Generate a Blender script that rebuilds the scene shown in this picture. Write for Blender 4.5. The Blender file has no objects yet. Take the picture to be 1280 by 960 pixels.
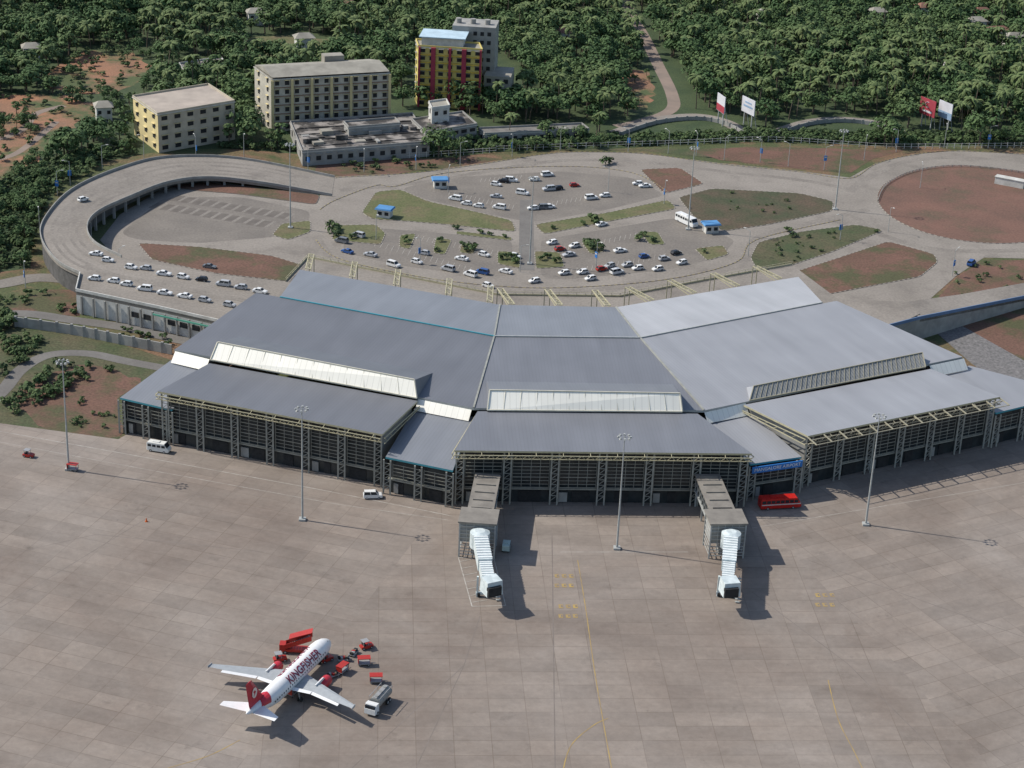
import bpy,bmesh,math,random
import numpy as np
from mathutils import Vector,Matrix
random.seed(7); RNG=np.random.default_rng(7)
sin,cos,rad=math.sin,math.cos,math.radians
scene=bpy.context.scene
COL=scene.collection
# ---------------- survey: photo bearing -> world metres on a level plane ----------------
TH=rad(24); RL=rad(2.5); F=2400.0; HC=219.0; YO=-430.0
def P(px,py,z=0.0):
    dx=px-640; dy=py-480
    U=dx*cos(RL)+dy*sin(RL); V=dy*cos(RL)-dx*sin(RL)
    u=U/F; v=V/F
    t=(HC-z)/(sin(TH)+v*cos(TH))
    return Vector((u*t, t*(cos(TH)-v*sin(TH))+YO, z))
def PL(l,z=0.0): return [P(a[0],a[1],a[2] if len(a)>2 else z) for a in l]
# ---------------- materials ----------------
MATS={}
def mat(name,c1,c2=None,scale=.3,rough=.85,metal=0,detail=5,coord='pos',c3=None,s3=None,fine=0.0,bump=0,stops=(.35,.65),s3stops=(.48,.6)):
    if name in MATS: return MATS[name]
    m=bpy.data.materials.new(name); m.use_nodes=True; nt=m.node_tree; N=nt.nodes; Lk=nt.links
    b=N['Principled BSDF']; b.inputs['Roughness'].default_value=rough; b.inputs['Metallic'].default_value=metal
    if 'Specular IOR Level' in b.inputs: b.inputs['Specular IOR Level'].default_value=.3
    if c2 is None: c2=tuple(x*.82 for x in c1)
    if coord=='pos':
        co=N.new('ShaderNodeNewGeometry').outputs['Position']
    else: co=N.new('ShaderNodeTexCoord').outputs['Object']
    nz=N.new('ShaderNodeTexNoise'); nz.inputs['Scale'].default_value=scale; nz.inputs['Detail'].default_value=detail; nz.inputs['Roughness'].default_value=.6
    Lk.new(co,nz.inputs['Vector'])
    r=N.new('ShaderNodeValToRGB'); r.color_ramp.elements[0].position=stops[0]; r.color_ramp.elements[1].position=stops[1]
    r.color_ramp.elements[0].color=(*c1,1); r.color_ramp.elements[1].color=(*c2,1)
    Lk.new(nz.outputs['Fac'],r.inputs['Fac']); out=r.outputs['Color']
    if c3 is not None:
        n2=N.new('ShaderNodeTexNoise'); n2.inputs['Scale'].default_value=s3; n2.inputs['Detail'].default_value=7; n2.inputs['Roughness'].default_value=.65
        Lk.new(co,n2.inputs['Vector'])
        r2=N.new('ShaderNodeValToRGB'); r2.color_ramp.elements[0].position=s3stops[0]; r2.color_ramp.elements[1].position=s3stops[1]
        Lk.new(n2.outputs['Fac'],r2.inputs['Fac'])
        mx=N.new('ShaderNodeMixRGB'); Lk.new(r2.outputs['Color'],mx.inputs['Fac']); Lk.new(out,mx.inputs[1]); mx.inputs[2].default_value=(*c3,1); out=mx.outputs[0]
    if fine>0:
        n3=N.new('ShaderNodeTexNoise'); n3.inputs['Scale'].default_value=1.3; n3.inputs['Detail'].default_value=5
        Lk.new(co,n3.inputs['Vector'])
        mr=N.new('ShaderNodeMapRange'); mr.inputs[1].default_value=.3; mr.inputs[2].default_value=.7; mr.inputs[3].default_value=1-fine; mr.inputs[4].default_value=1+fine
        Lk.new(n3.outputs['Fac'],mr.inputs[0])
        vm=N.new('ShaderNodeVectorMath'); vm.operation='SCALE'; Lk.new(out,vm.inputs[0]); Lk.new(mr.outputs[0],vm.inputs['Scale']); out=vm.outputs[0]
    Lk.new(out,b.inputs['Base Color'])
    MATS[name]=m; return m
def paint(name,c,rough=.35,metal=0,v=.88): return mat(name,c,tuple(x*v for x in c),scale=1.2,rough=rough,metal=metal,coord='obj')

M_ground=mat('ground_scrub',(.06,.075,.028),(.09,.10,.042),scale=.05,c3=(.17,.10,.06),s3=.025,fine=.35)
M_forestfloor=mat('forest_floor',(.038,.06,.025),(.06,.082,.034),scale=.08,fine=.3)
M_conc=mat('road_concrete',(.26,.232,.20),(.20,.178,.152),scale=.045,fine=.15,detail=10,c3=(.17,.15,.13),s3=.09,s3stops=(.55,.75))
M_concd=mat('road_old',(.20,.18,.155),(.15,.135,.118),scale=.08,fine=.15,detail=9)
M_lot=mat('parking_paving',(.20,.178,.152),(.155,.138,.12),scale=.06,fine=.16,detail=9)
M_lane=mat('worn_lane',(.235,.21,.18),(.18,.16,.138),scale=.12,fine=.18,detail=9)
M_bay=mat('parking_bay_dark',(.115,.10,.087),(.15,.133,.115),scale=.3)
M_path=mat('path_asphalt',(.13,.12,.11),(.17,.16,.145),scale=.1,fine=.1)
M_red=mat('laterite_soil',(.155,.083,.06),(.115,.068,.046),scale=.07,c3=(.075,.075,.035),s3=.06,fine=.25)
M_redb=mat('laterite_bare',(.175,.095,.07),(.13,.077,.057),scale=.05,fine=.18,detail=8,c3=(.10,.08,.05),s3=.06,s3stops=(.5,.7))
M_orange=mat('orange_soil',(.31,.15,.085),(.20,.12,.075),scale=.05,c3=(.075,.095,.038),s3=.035,fine=.2,s3stops=(.47,.58))
M_lawn=mat('lawn',(.09,.105,.04),(.13,.125,.06),scale=.12,fine=.28,c3=(.15,.115,.07),s3=.08,s3stops=(.5,.7))
M_scrub=mat('scrub_grass',(.055,.072,.03),(.10,.085,.048),scale=.09,fine=.35)
M_gravel=mat('gravel',(.18,.17,.165),(.13,.125,.12),scale=.5,fine=.35)
M_white=mat('line_white',(.42,.40,.36),(.26,.23,.20),scale=.5,detail=8)
M_bayw=mat('bay_line_worn',(.33,.30,.265),(.25,.225,.195),scale=.5,detail=8)
M_whitef=mat('sign_letter_white',(.75,.75,.75))
M_yel=mat('line_yellow',(.40,.28,.09),(.24,.18,.11),scale=.3,detail=8)
M_dark=mat('tyre_dark_mark',(.15,.127,.11),(.20,.17,.148),scale=.25)
M_patch=mat('concrete_patch',(.17,.145,.128),(.2,.17,.15),scale=.3)
M_kw=mat('kerb_white',(.36,.33,.28)); M_kb=mat('kerb_black',(.14,.125,.11)); M_ky=mat('kerb_yellow',(.33,.27,.13))
M_steel=mat('steel_frame',(.40,.41,.39),(.32,.33,.32),scale=1,rough=.5)
M_fsteel=mat('facade_steel_shaded',(.27,.27,.23),(.20,.20,.175),scale=.6,rough=.5)  # darker than the other steel: the canopy's shade is put into this colour
M_fcol=mat('facade_column_grey',(.33,.33,.29),(.25,.25,.22),scale=.6,rough=.5)
M_cream=mat('cream_steel',(.48,.44,.29),(.38,.35,.23),scale=1,rough=.5)
M_creamd=mat('cream_steel_dull',(.36,.335,.24),(.28,.26,.195),scale=1,rough=.5)
M_glass=mat('curtain_glass',(.022,.028,.03),(.05,.055,.055),scale=.25,rough=.25)
M_black=mat('opening_dark',(.02,.021,.022),(.035,.035,.035),scale=1)
M_wallg=mat('wall_grey',(.33,.325,.30),(.24,.235,.22),scale=.3,detail=8)
M_wallw=mat('wall_white',(.58,.57,.53),(.44,.43,.39),scale=.4,detail=8)
M_blue=mat('sign_blue',(.03,.18,.5),(.03,.15,.42),scale=1,rough=.5)
M_cyan=mat('cyan_trim',(.06,.28,.34),(.06,.23,.28),scale=1)
M_tyre=mat('rubber',(.02,.02,.02),(.03,.03,.03))
M_rim=mat('alloy_rim',(.4,.4,.4),(.3,.3,.3),rough=.4)
M_cg=mat('car_glass',(.02,.025,.03),(.03,.035,.04),rough=.1)
M_lamp=mat('lamp_lens',(.7,.7,.65),(.6,.6,.55),rough=.2)
M_bark=mat('bark',(.10,.075,.055),(.16,.13,.10),scale=1.5)
M_leaf=mat('leaf_broad',(.044,.088,.030),(.080,.130,.046),scale=.07,c3=(.105,.148,.055),s3=.022,fine=.2,s3stops=(.48,.66))  # greens shifted slightly towards blue, painting some distant haze into the leaves
M_leaf2=mat('leaf_shrub',(.05,.086,.028),(.085,.12,.044),scale=.15,fine=.35,c3=(.038,.065,.025),s3=.07)
M_palm=mat('leaf_palm',(.082,.122,.042),(.122,.155,.06),scale=.2,fine=.2)

def apron_mat():
    m=bpy.data.materials.new('apron_slabs'); m.use_nodes=True; nt=m.node_tree; N=nt.nodes; L=nt.links
    b=N['Principled BSDF']; b.inputs['Roughness'].default_value=.85
    pos=N.new('ShaderNodeNewGeometry').outputs['Position']
    def rng(src,a,b_,lo,hi):
        mr=N.new('ShaderNodeMapRange'); mr.inputs[1].default_value=a; mr.inputs[2].default_value=b_; mr.inputs[3].default_value=lo; mr.inputs[4].default_value=hi; L.new(src,mr.inputs[0]); return mr.outputs[0]
    def scl(c,f):
        v=N.new('ShaderNodeVectorMath'); v.operation='SCALE'; L.new(c,v.inputs[0]); L.new(f,v.inputs['Scale']); return v.outputs[0]
    def mulc(a,c):
        v=N.new('ShaderNodeVectorMath'); v.operation='MULTIPLY'; L.new(a,v.inputs[0]); L.new(c,v.inputs[1]); return v.outputs[0]
    def noise(vec,s,d=6,r_=.6):
        n=N.new('ShaderNodeTexNoise'); n.inputs['Scale'].default_value=s; n.inputs['Detail'].default_value=d; n.inputs['Roughness'].default_value=r_; L.new(vec,n.inputs['Vector']); return n.outputs['Fac']
    def bricks(rot,off):
        mp=N.new('ShaderNodeMapping'); mp.inputs['Rotation'].default_value=(0,0,rad(rot)); mp.inputs['Location'].default_value=(off,off*.7,0); L.new(pos,mp.inputs['Vector'])
        def bk(w,h,mo,c1,c2,cm,ofs=0):
            k=N.new('ShaderNodeTexBrick'); k.offset=ofs; k.inputs['Scale'].default_value=1; k.inputs['Brick Width'].default_value=w; k.inputs['Row Height'].default_value=h
            k.inputs['Mortar Size'].default_value=mo; k.inputs['Mortar Smooth'].default_value=.5; k.inputs['Bias'].default_value=0
            for nm,c in (('Color1',c1),('Color2',c2),('Mortar',cm)): k.inputs[nm].default_value=(*c,1)
            L.new(mp.outputs[0],k.inputs['Vector']); return k.outputs['Color']
        k1=bk(7.5,5,.10,(.89,.885,.885),(1.10,1.095,1.085),(.70,.67,.64))
        mxj=N.new('ShaderNodeMixRGB'); L.new(rng(noise(mp.outputs[0],.05,5),.36,.6,.35,1.0),mxj.inputs[0]); mxj.inputs[1].default_value=(1,1,1,1); L.new(k1,mxj.inputs[2])
        # bays cast at different times: irregular groups of slabs, faded in and out
        k2=bk(37.5,10,.0,(.90,.895,.89),(1.09,1.085,1.08),(1,1,1),.4)
        mxk=N.new('ShaderNodeMixRGB'); L.new(rng(noise(mp.outputs[0],.02,4),.4,.6,0,1.0),mxk.inputs[0]); mxk.inputs[1].default_value=(1,1,1,1); L.new(k2,mxk.inputs[2])
        out=mulc(mxj.outputs[0],mxk.outputs[0])
        mp3=N.new('ShaderNodeMapping'); mp3.inputs['Scale'].default_value=(.05,.16,1); L.new(mp.outputs[0],mp3.inputs['Vector'])
        return scl(out,rng(noise(mp3.outputs[0],1,8,.65),.35,.68,1.09,.86))
    A,B,C=bricks(18,1),bricks(-4.4,2),bricks(-28.7,3)
    sx=N.new('ShaderNodeSeparateXYZ'); L.new(pos,sx.inputs[0])
    def side(kx,ky,c):
        a=N.new('ShaderNodeMath'); a.operation='MULTIPLY_ADD'; L.new(sx.outputs[1],a.inputs[0]); a.inputs[1].default_value=ky; a.inputs[2].default_value=c
        s=N.new('ShaderNodeMath'); s.operation='ADD'; L.new(sx.outputs[0],s.inputs[0]); L.new(a.outputs[0],s.inputs[1])
        g=N.new('ShaderNodeMath'); g.operation='GREATER_THAN'; L.new(s.outputs[0],g.inputs[0]); g.inputs[1].default_value=0; return g.outputs[0]
    m1=N.new('ShaderNodeMixRGB'); L.new(side(1,-.3,12),m1.inputs['Fac']); L.new(A,m1.inputs[1]); L.new(B,m1.inputs[2])
    m2=N.new('ShaderNodeMixRGB'); L.new(side(1,.35,-58),m2.inputs['Fac']); L.new(m1.outputs[0],m2.inputs[1]); L.new(C,m2.inputs[2])
    n=N.new('ShaderNodeTexNoise'); n.inputs['Scale'].default_value=.022; n.inputs['Detail'].default_value=10; n.inputs['Roughness'].default_value=.66; n.inputs['Distortion'].default_value=.5; L.new(pos,n.inputs['Vector'])
    r=N.new('ShaderNodeValToRGB'); e=r.color_ramp.elements; e[0].position=.3; e[0].color=(.172,.134,.108,1); e[1].position=.7; e[1].color=(.256,.222,.192,1)
    x=e.new(.5); x.color=(.216,.180,.150,1); L.new(n.outputs['Fac'],r.inputs['Fac'])
    c=mulc(r.outputs[0],m2.outputs[0])
    c=scl(c,rng(noise(pos,.6,8,.8),.3,.7,.86,1.14))
    c=scl(c,rng(noise(pos,.13,6,.7),.60,.74,1.0,.70))
    c=scl(c,rng(noise(pos,.35,4,.6),.68,.76,1.0,.72))
    L.new(c,b.inputs['Base Color']); return m
M_apron=apron_mat()
def ribmat(name,c,sp=.9,dk=.93,rough=.5,metal=0.0,stain=.09,duty=.25):
    m=bpy.data.materials.new(name); m.use_nodes=True; nt=m.node_tree; N=nt.nodes; L=nt.links
    b=N['Principled BSDF']; b.inputs['Roughness'].default_value=rough; b.inputs['Metallic'].default_value=metal
    uv=N.new('ShaderNodeUVMap').outputs[0]; s=N.new('ShaderNodeSeparateXYZ'); L.new(uv,s.inputs[0])
    d=N.new('ShaderNodeMath'); d.operation='DIVIDE'; L.new(s.outputs[0],d.inputs[0]); d.inputs[1].default_value=sp
    f=N.new('ShaderNodeMath'); f.operation='FRACT'; L.new(d.outputs[0],f.inputs[0])
    g=N.new('ShaderNodeMath'); g.operation='LESS_THAN'; L.new(f.outputs[0],g.inputs[0]); g.inputs[1].default_value=duty
    mp=N.new('ShaderNodeMapping'); mp.inputs['Scale'].default_value=(.25,.03,1); L.new(uv,mp.inputs[0])
    n=N.new('ShaderNodeTexNoise'); n.inputs['Scale'].default_value=1; n.inputs['Detail'].default_value=6; L.new(mp.outputs[0],n.inputs['Vector'])
    mr=N.new('ShaderNodeMapRange'); mr.inputs[1].default_value=.3; mr.inputs[2].default_value=.7; mr.inputs[3].default_value=1-stain; mr.inputs[4].default_value=1+stain*.6; L.new(n.outputs['Fac'],mr.inputs[0])
    n6=N.new('ShaderNodeTexNoise'); n6.inputs['Scale'].default_value=.06; n6.inputs['Detail'].default_value=7; L.new(uv,n6.inputs['Vector'])
    mr6=N.new('ShaderNodeMapRange'); mr6.inputs[1].default_value=.3; mr6.inputs[2].default_value=.7; mr6.inputs[3].default_value=.93; mr6.inputs[4].default_value=1.07; L.new(n6.outputs['Fac'],mr6.inputs[0])
    mm=N.new('ShaderNodeMath'); mm.operation='MULTIPLY'; L.new(mr.outputs[0],mm.inputs[0]); L.new(mr6.outputs[0],mm.inputs[1])
    mx=N.new('ShaderNodeMixRGB'); L.new(g.outputs[0],mx.inputs[0]); mx.inputs[1].default_value=(*c,1); mx.inputs[2].default_value=(c[0]*dk,c[1]*dk,c[2]*dk,1)
    v=N.new('ShaderNodeVectorMath'); v.operation='SCALE'; L.new(mx.outputs[0],v.inputs[0]); L.new(mm.outputs[0],v.inputs['Scale'])
    L.new(v.outputs[0],b.inputs['Base Color']); return m
R_left=ribmat('roof_sheet_left_dim',(.138,.143,.157)); R_mid=ribmat('roof_sheet_mid',(.166,.172,.188)); R_right=ribmat('roof_sheet_right_sunlit',(.285,.290,.304))  # one metal roof: each wing's tilt to the sun is painted as tone
R_backl=ribmat('roof_sheet_back',(.195,.206,.226)); R_backr=ribmat('roof_sheet_back_sunlit',(.37,.374,.385))  # rear slopes of the same metal, sunlit brightness set in the colour
R_clear=ribmat('skylight_sheet',(.86,.83,.73),sp=1.6,dk=.86,stain=.06,duty=.12)
R_clear2=ribmat('skylight_glass',(.24,.245,.235),sp=.8,dk=.65,stain=.1,duty=.3)
# ---------------- mesh builder ----------------
class MB:
    def __init__(s): s.v=[];s.f=[];s.m=[];s.uv=None
    def quadf(s,idx,m=0): s.f.append(tuple(idx)); s.m.append(m)
    def poly(s,pts,m=0):
        b=len(s.v); s.v+= [tuple(p) for p in pts]; s.quadf(range(b,b+len(pts)),m)
    def hexa(s,p,m=0,top=None):
        b=len(s.v); s.v+=[tuple(q) for q in p]
        for k,f in enumerate([(3,2,1,0),(4,5,6,7),(0,1,5,4),(1,2,6,5),(2,3,7,6),(3,0,4,7)]):
            s.quadf([b+i for i in f], top if (top is not None and k==1) else m)
    def box(s,c,sz,rz=0,m=0,top=None,tx=1,ty=1):
        cx,cy,cz=c; hx,hy,hz=sz[0]/2,sz[1]/2,sz[2]/2; C,S=cos(rz),sin(rz); p=[]
        for z,kx,ky in ((-hz,1,1),(hz,tx,ty)):
            for x,y in ((-hx,-hy),(hx,-hy),(hx,hy),(-hx,hy)):
                x*=kx;y*=ky; p.append((cx+x*C-y*S,cy+x*S+y*C,cz+z))
        s.hexa(p,m,top)
    def beam(s,a,b,w,h=None,m=0):
        a=Vector(a);b=Vector(b);h=h or w;d=b-a
        if d.length<1e-6:return
        d.normalize(); up=Vector((0,0,1)) if abs(d.z)<.95 else Vector((0,1,0))
        r=d.cross(up).normalized(); u=r.cross(d)
        p=[]
        for q in (a,b):
            for i,j in ((-1,-1),(1,-1),(1,1),(-1,1)): p.append(q+r*i*w/2+u*j*h/2)
        s.hexa(p,m)
    def cyl(s,a,b,r1,r2,n=8,m=0,cap=True):
        a=Vector(a);b=Vector(b);d=(b-a).normalized(); up=Vector((0,0,1)) if abs(d.z)<.9 else Vector((1,0,0))
        r=d.cross(up).normalized();u=r.cross(d);k=len(s.v)
        for q,R in ((a,r1),(b,r2)):
            for i in range(n):
                t=2*math.pi*i/n; s.v.append(tuple(q+r*cos(t)*R+u*sin(t)*R))
        for i in range(n):
            j=(i+1)%n; s.quadf((k+i,k+j,k+n+j,k+n+i),m)
        if cap: s.quadf([k+i for i in range(n)][::-1],m); s.quadf([k+n+i for i in range(n)],m)
    def prism(s,pts,z0,z1,m=0,top=None):
        n=len(pts);k=len(s.v)
        s.v+=[(p[0],p[1],z0) for p in pts]+[(p[0],p[1],z1) for p in pts]
        s.quadf([k+n+i for i in range(n)],m if top is None else top); s.quadf([k+i for i in range(n)][::-1],m)
        for i in range(n):
            j=(i+1)%n; s.quadf((k+i,k+j,k+n+j,k+n+i),m)
    def slab(s,pts,t,m=0,top=None):
        n=len(pts);k=len(s.v)
        s.v+=[(p[0],p[1],p[2]-t) for p in pts]+[tuple(p) for p in pts]
        s.quadf([k+n+i for i in range(n)],m if top is None else top); s.quadf([k+i for i in range(n)][::-1],m)
        for i in range(n):
            j=(i+1)%n; s.quadf((k+i,k+j,k+n+j,k+n+i),m)
    def loft(s,rings,m=0,cap=True):
        n=len(rings[0]);k=len(s.v)
        for r in rings: s.v+=[tuple(p) for p in r]
        for a in range(len(rings)-1):
            for i in range(n):
                j=(i+1)%n; s.quadf((k+a*n+i,k+a*n+j,k+(a+1)*n+j,k+(a+1)*n+i),m)
        if cap: s.quadf([k+i for i in range(n)][::-1],m); s.quadf([k+(len(rings)-1)*n+i for i in range(n)],m)
    def make(s,name,mats,parent=None,smooth=False,uvdir=None,fixn=True):
        me=bpy.data.meshes.new(name); o=Vector((0,0,0))
        if parent is not None: o=parent.location
        me.from_pydata([(a[0]-o.x,a[1]-o.y,a[2]-o.z) for a in s.v],[],s.f)
        for mm in (mats if isinstance(mats,(list,tuple)) else [mats]): me.materials.append(mm)
        for p,i in zip(me.polygons,s.m): p.material_index=i; p.use_smooth=smooth
        if uvdir is not None:
            d=Vector(uvdir).normalized(); e=Vector((-d.y,d.x,0)); uvl=me.uv_layers.new(name='UVMap')
            for lp in me.loops:
                c=me.vertices[lp.vertex_index].co; uvl.data[lp.index].uv=(c.dot(d),c.dot(e))
        me.update()
        if fixn:
            bm=bmesh.new(); bm.from_mesh(me); bmesh.ops.recalc_face_normals(bm,faces=bm.faces); bm.to_mesh(me); bm.free()
        ob=bpy.data.objects.new(name,me); COL.objects.link(ob)
        if parent is not None: ob.parent=parent
        return ob
def thing(name,label,cat,loc=(0,0,0),group=None):
    e=bpy.data.objects.new(name,None); e.empty_display_size=.5; e.location=loc; COL.objects.link(e)
    e['label']=label; e['category']=cat
    if group: e['group']=group
    return e
def tag(o,label=None,cat=None,group=None,kind=None):
    if label:o['label']=label
    if cat:o['category']=cat
    if group:o['group']=group
    if kind:o['kind']=kind
    return o
def copy_thing(src,loc,rz=0,sc=1,label=None):
    n=src.copy(); COL.objects.link(n); n.location=loc; n.rotation_euler=(0,0,rz); n.scale=(sc,sc,sc)
    if label: n['label']=label
    def rec(a,b):
        for c in a.children:
            k=c.copy(); k.parent=b; COL.objects.link(k); rec(c,k)
    rec(src,n); return n
def smooth(pts,closed=True,k=5):
    n=len(pts);out=[]
    rng=range(n) if closed else range(n-1)
    for i in rng:
        g=lambda j: pts[j%n] if closed else pts[max(0,min(n-1,j))]
        a,b,c,d=g(i-1),g(i),g(i+1),g(i+2)
        for q in range(k):
            t=q/k; out.append(.5*((2*b)+(c-a)*t+(2*a-5*b+4*c-d)*t*t+(3*b-a-3*c+d)*t**3))
    if not closed: out.append(pts[-1])
    return out
def roundc(pts,r=2.5):
    out=[];n=len(pts)
    for i in range(n):
        a,b,c=pts[i-1],pts[i],pts[(i+1)%n]; ka=min(.45,r/max(.1,(a-b).length)); kc=min(.45,r/max(.1,(c-b).length))
        p=b.lerp(a,ka);q=b.lerp(c,kc)
        for t in (0,.33,.66,1): out.append(p.lerp(b,t).lerp(b.lerp(q,t),t))
    return out
def sheet(name,pts,m,z,sm=False,k=5,rc=0,jit=0):
    q=PL(pts); q=smooth(q,True,k) if sm else (roundc(q,rc) if rc else q)
    if jit:
        q2=[]
        for i in range(len(q)):
            a,c=q[i],q[(i+1)%len(q)]; n=max(1,int((c-a).length/3))
            for j in range(n): p=a.lerp(c,j/n); q2.append(Vector((p.x+random.uniform(-jit,jit),p.y+random.uniform(-jit,jit),0)))
        q=q2
    bm=bmesh.new(); vs=[bm.verts.new((p.x,p.y,z)) for p in q]; f=bm.faces.new(vs); f.normal_update()
    if f.normal.z<0: f.normal_flip()
    bmesh.ops.triangulate(bm,faces=[f]); me=bpy.data.meshes.new(name); bm.to_mesh(me); bm.free(); me.materials.append(m)
    o=bpy.data.objects.new(name,me); COL.objects.link(o); o['kind']='structure'; return o
def strip_pts(pts,w,closed=False):
    L=[];R=[];n=len(pts)
    for i,p in enumerate(pts):
        a=pts[i-1] if (i>0 or closed) else p; c=pts[(i+1)%n] if (i<n-1 or closed) else p
        d=(c-a); d.z=0; d.normalize(); nn=Vector((-d.y,d.x,0)); L.append(p+nn*w/2); R.append(p-nn*w/2)
    return L,R
def band(mb,pts,w,z,m=0,closed=False,dash=None):
    L,R=strip_pts(pts,w,closed); n=len(pts)
    for i in range(n if closed else n-1):
        j=(i+1)%n
        q=[L[i],R[i],R[j],L[j]]; mb.poly([(p.x,p.y,z) for p in q],m)
def roadobj(name,px,w,m,z,sm=True,closed=False):
    q=PL(px); q=smooth(q,closed,6) if sm else q
    b=MB(); band(b,q,w,z,0,closed); o=b.make(name,m,fixn=False); o['kind']='structure'; return q
KERB=MB()
def kerb(pts,closed=True,step=1.0,w=.26,h=.15,mats=(0,1),z=0):
    seq=list(pts)+([pts[0]] if closed else [])
    k=0
    for a,b in zip(seq[:-1],seq[1:]):
        L=(b-a).length
        if L<.05: continue
        n=max(1,int(L/step))
        for i in range(n):
            p=a.lerp(b,i/n); q=a.lerp(b,(i+1)/n)
            KERB.beam((p.x,p.y,z+h/2),(q.x,q.y,z+h/2),w,h,mats[k%2]); k+=1
def island(name,px,m,sm=False,z=.12,mats=(0,1),kb=True,k=5,rc=2.5):
    o=sheet(name,px,m,z,sm,k,rc); q=PL(px); q=smooth(q,True,k) if sm else roundc(q,rc)
    if kb: kerb(q,mats=mats)
    return o
# ================= GROUND =================
b=MB(); b.poly([(-6000,-2500,-.06),(6000,-2500,-.06),(6000,9000,-.06),(-6000,9000,-.06)]); o=b.make('ground',M_ground,fixn=False); o['kind']='structure'
sheet('apron',[(-200,500),(0,529),(148,549),(230,500),(480,500),(560,540),(900,540),(1000,520),(1280,480),(1290,520),(1500,500),(1900,700),(1600,1300),(-400,1300),(-500,800)],M_apron,0.0)
ZONE=[(-70,350),(-40,345),(38,335),(42,290),(72,236),(130,202),(215,186),(300,186),(420,197),(560,197),(620,190),(760,186),(900,178),(960,177),(1130,183),(1200,182),(1350,180),(1450,-120),(640,-150),(-200,-120)]
sheet('forest_ground',ZONE,M_forestfloor,-.045)
FORE=[(400,222),(520,216),(610,203),(700,190),(800,191),(900,204),(1000,214),(1062,222),(1095,204),(1140,193),(1200,188),(1350,196),(1350,325),(1230,322),(1195,345),(1150,385),(1050,400),(800,400),(640,400),(375,380),(240,372),(150,330),(125,300),(150,268),(200,238),(260,226),(400,245)]
sheet('forecourt',FORE,M_conc,0.02)
sheet('parking_lot',[(150,292),(205,247),(300,246),(388,264),(384,284),(345,296),(250,304),(172,300)],M_lot,.026,rc=4)
sheet('parking_lot',[(500,236),(560,222),(700,214),(790,222),(832,244),(760,262),(668,278),(640,274),(590,262),(535,250)],M_lot,.026,rc=4)
sheet('parking_lot',[(430,282),(560,292),(640,300),(640,345),(600,345),(500,332),(430,316)],M_lot,.026,rc=4)
sheet('parking_lot',[(676,300),(845,272),(920,300),(900,322),(830,338),(700,350),(676,346)],M_lot,.026,rc=4)
roadobj('worn_lane',[(425,238),(520,229),(610,214),(700,201),(800,202),(900,214),(1000,225),(1060,236)],3.2,M_lane,.032)
roadobj('worn_lane',[(395,296),(420,325),(500,348),(600,361),(700,364),(830,353),(925,330),(950,296),(1050,270),(1085,262)],3.2,M_lane,.036)
roadobj('worn_lane',[(1062,240),(1085,222),(1130,203),(1190,197),(1260,201),(1340,210)],3.4,M_lane,.04)
roadobj('worn_lane',[(1062,262),(1090,288),(1150,308),(1210,314),(1300,312)],3.4,M_lane,.044)
sheet('soil_verge',[(410,203),(520,198),(600,196),(620,200),(520,214),(410,222)],M_red,-.02,True,jit=1)
sheet('scrub_verge',[(690,186),(860,186),(900,198),(800,188),(700,188)],M_scrub,-.026)
sheet('soil_verge',[(860,187),(950,183),(1130,188),(1090,199),(1062,217),(1000,211),(900,200)],M_red,-.014)
sheet('soil_ground',[(1350,325),(1230,325),(1198,345),(1160,385),(1200,420),(1300,470),(1400,440)],M_red,-.014)
sheet('gravel_slope',[(1158,405),(1186,398),(1300,462),(1300,512),(1215,455)],M_gravel,.03)
sheet('scrub_ground',[(-60,420),(30,400),(150,430),(215,450),(150,500),(150,553),(0,529),(-100,510)],M_scrub,-.02)
sheet('soil_patch',[(20,500),(60,470),(110,455),(160,470),(180,480),(150,500),(150,545),(60,535)],M_red,-.01,True,jit=1)
sheet('soil_patch',[(0,385),(60,362),(95,362),(100,395),(40,392)],M_red,-.004)
roadobj('service_path',[(-60,545),(0,492),(25,463),(60,444),(110,442),(160,452),(215,462)],4.2,M_path,.03)
roadobj('service_path',[(-60,362),(0,355),(50,347),(110,352)],7,M_concd,.034)
roadobj('service_path',[(-40,395),(30,392),(90,400),(160,410),(225,425),(270,430)],5,M_path,.038)
sheet('clearing',[(-60,124),(30,118),(100,124),(122,140),(85,162),(50,196),(25,220),(-60,225)],M_orange,-.03,True,jit=2)
sheet('clearing',[(55,100),(105,66),(165,66),(188,86),(155,112),(90,116)],M_orange,-.024,True,jit=2)
sheet('clearing',[(780,92),(812,90),(816,120),(800,140),(780,120)],M_orange,-.03,True,jit=1.5)
sheet('meadow',[(300,50),(350,44),(420,52),(400,66),(310,70)],M_lawn,-.03,True,jit=2)
M_dirt=mat('dirt_road',(.26,.2,.16),(.2,.16,.13),scale=.1)
roadobj('dirt_track',[(-40,180),(5,172),(30,160),(45,142),(80,132)],3.5,M_dirt,-.004)
roadobj('dirt_track',[(-40,205),(10,196),(40,178),(70,152)],3.0,M_dirt,.004)
RD1=roadobj('hill_road',[(765,-40),(785,10),(805,45),(822,80),(840,118),(838,138),(800,152),(770,158)],5.5,M_dirt,-.004)
RD2=roadobj('hill_road',[(770,166),(820,150),(870,145),(905,152),(930,166)],7,M_conc,.008)
RD3=roadobj('hill_road',[(965,168),(1010,153),(1055,149),(1100,155),(1135,170)],7,M_conc,.008)
island('dirt_roundabout',[(1097,250),(1106,230),(1140,214),(1190,207),(1250,211),(1310,222),(1360,250),(1330,290),(1280,303),(1220,303),(1160,292),(1115,272)],M_redb,True)
island('lawn_island',[(452,266),(470,240),(500,237),(535,252),(590,264),(640,276),(645,290),(560,281),(500,276),(465,274)],M_lawn)
island('lawn_island',[(668,281),(760,266),(835,250),(846,261),(760,277),(680,293)],M_lawn)
island('soil_island',[(800,212),(850,210),(880,230),(830,242)],M_red)
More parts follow.
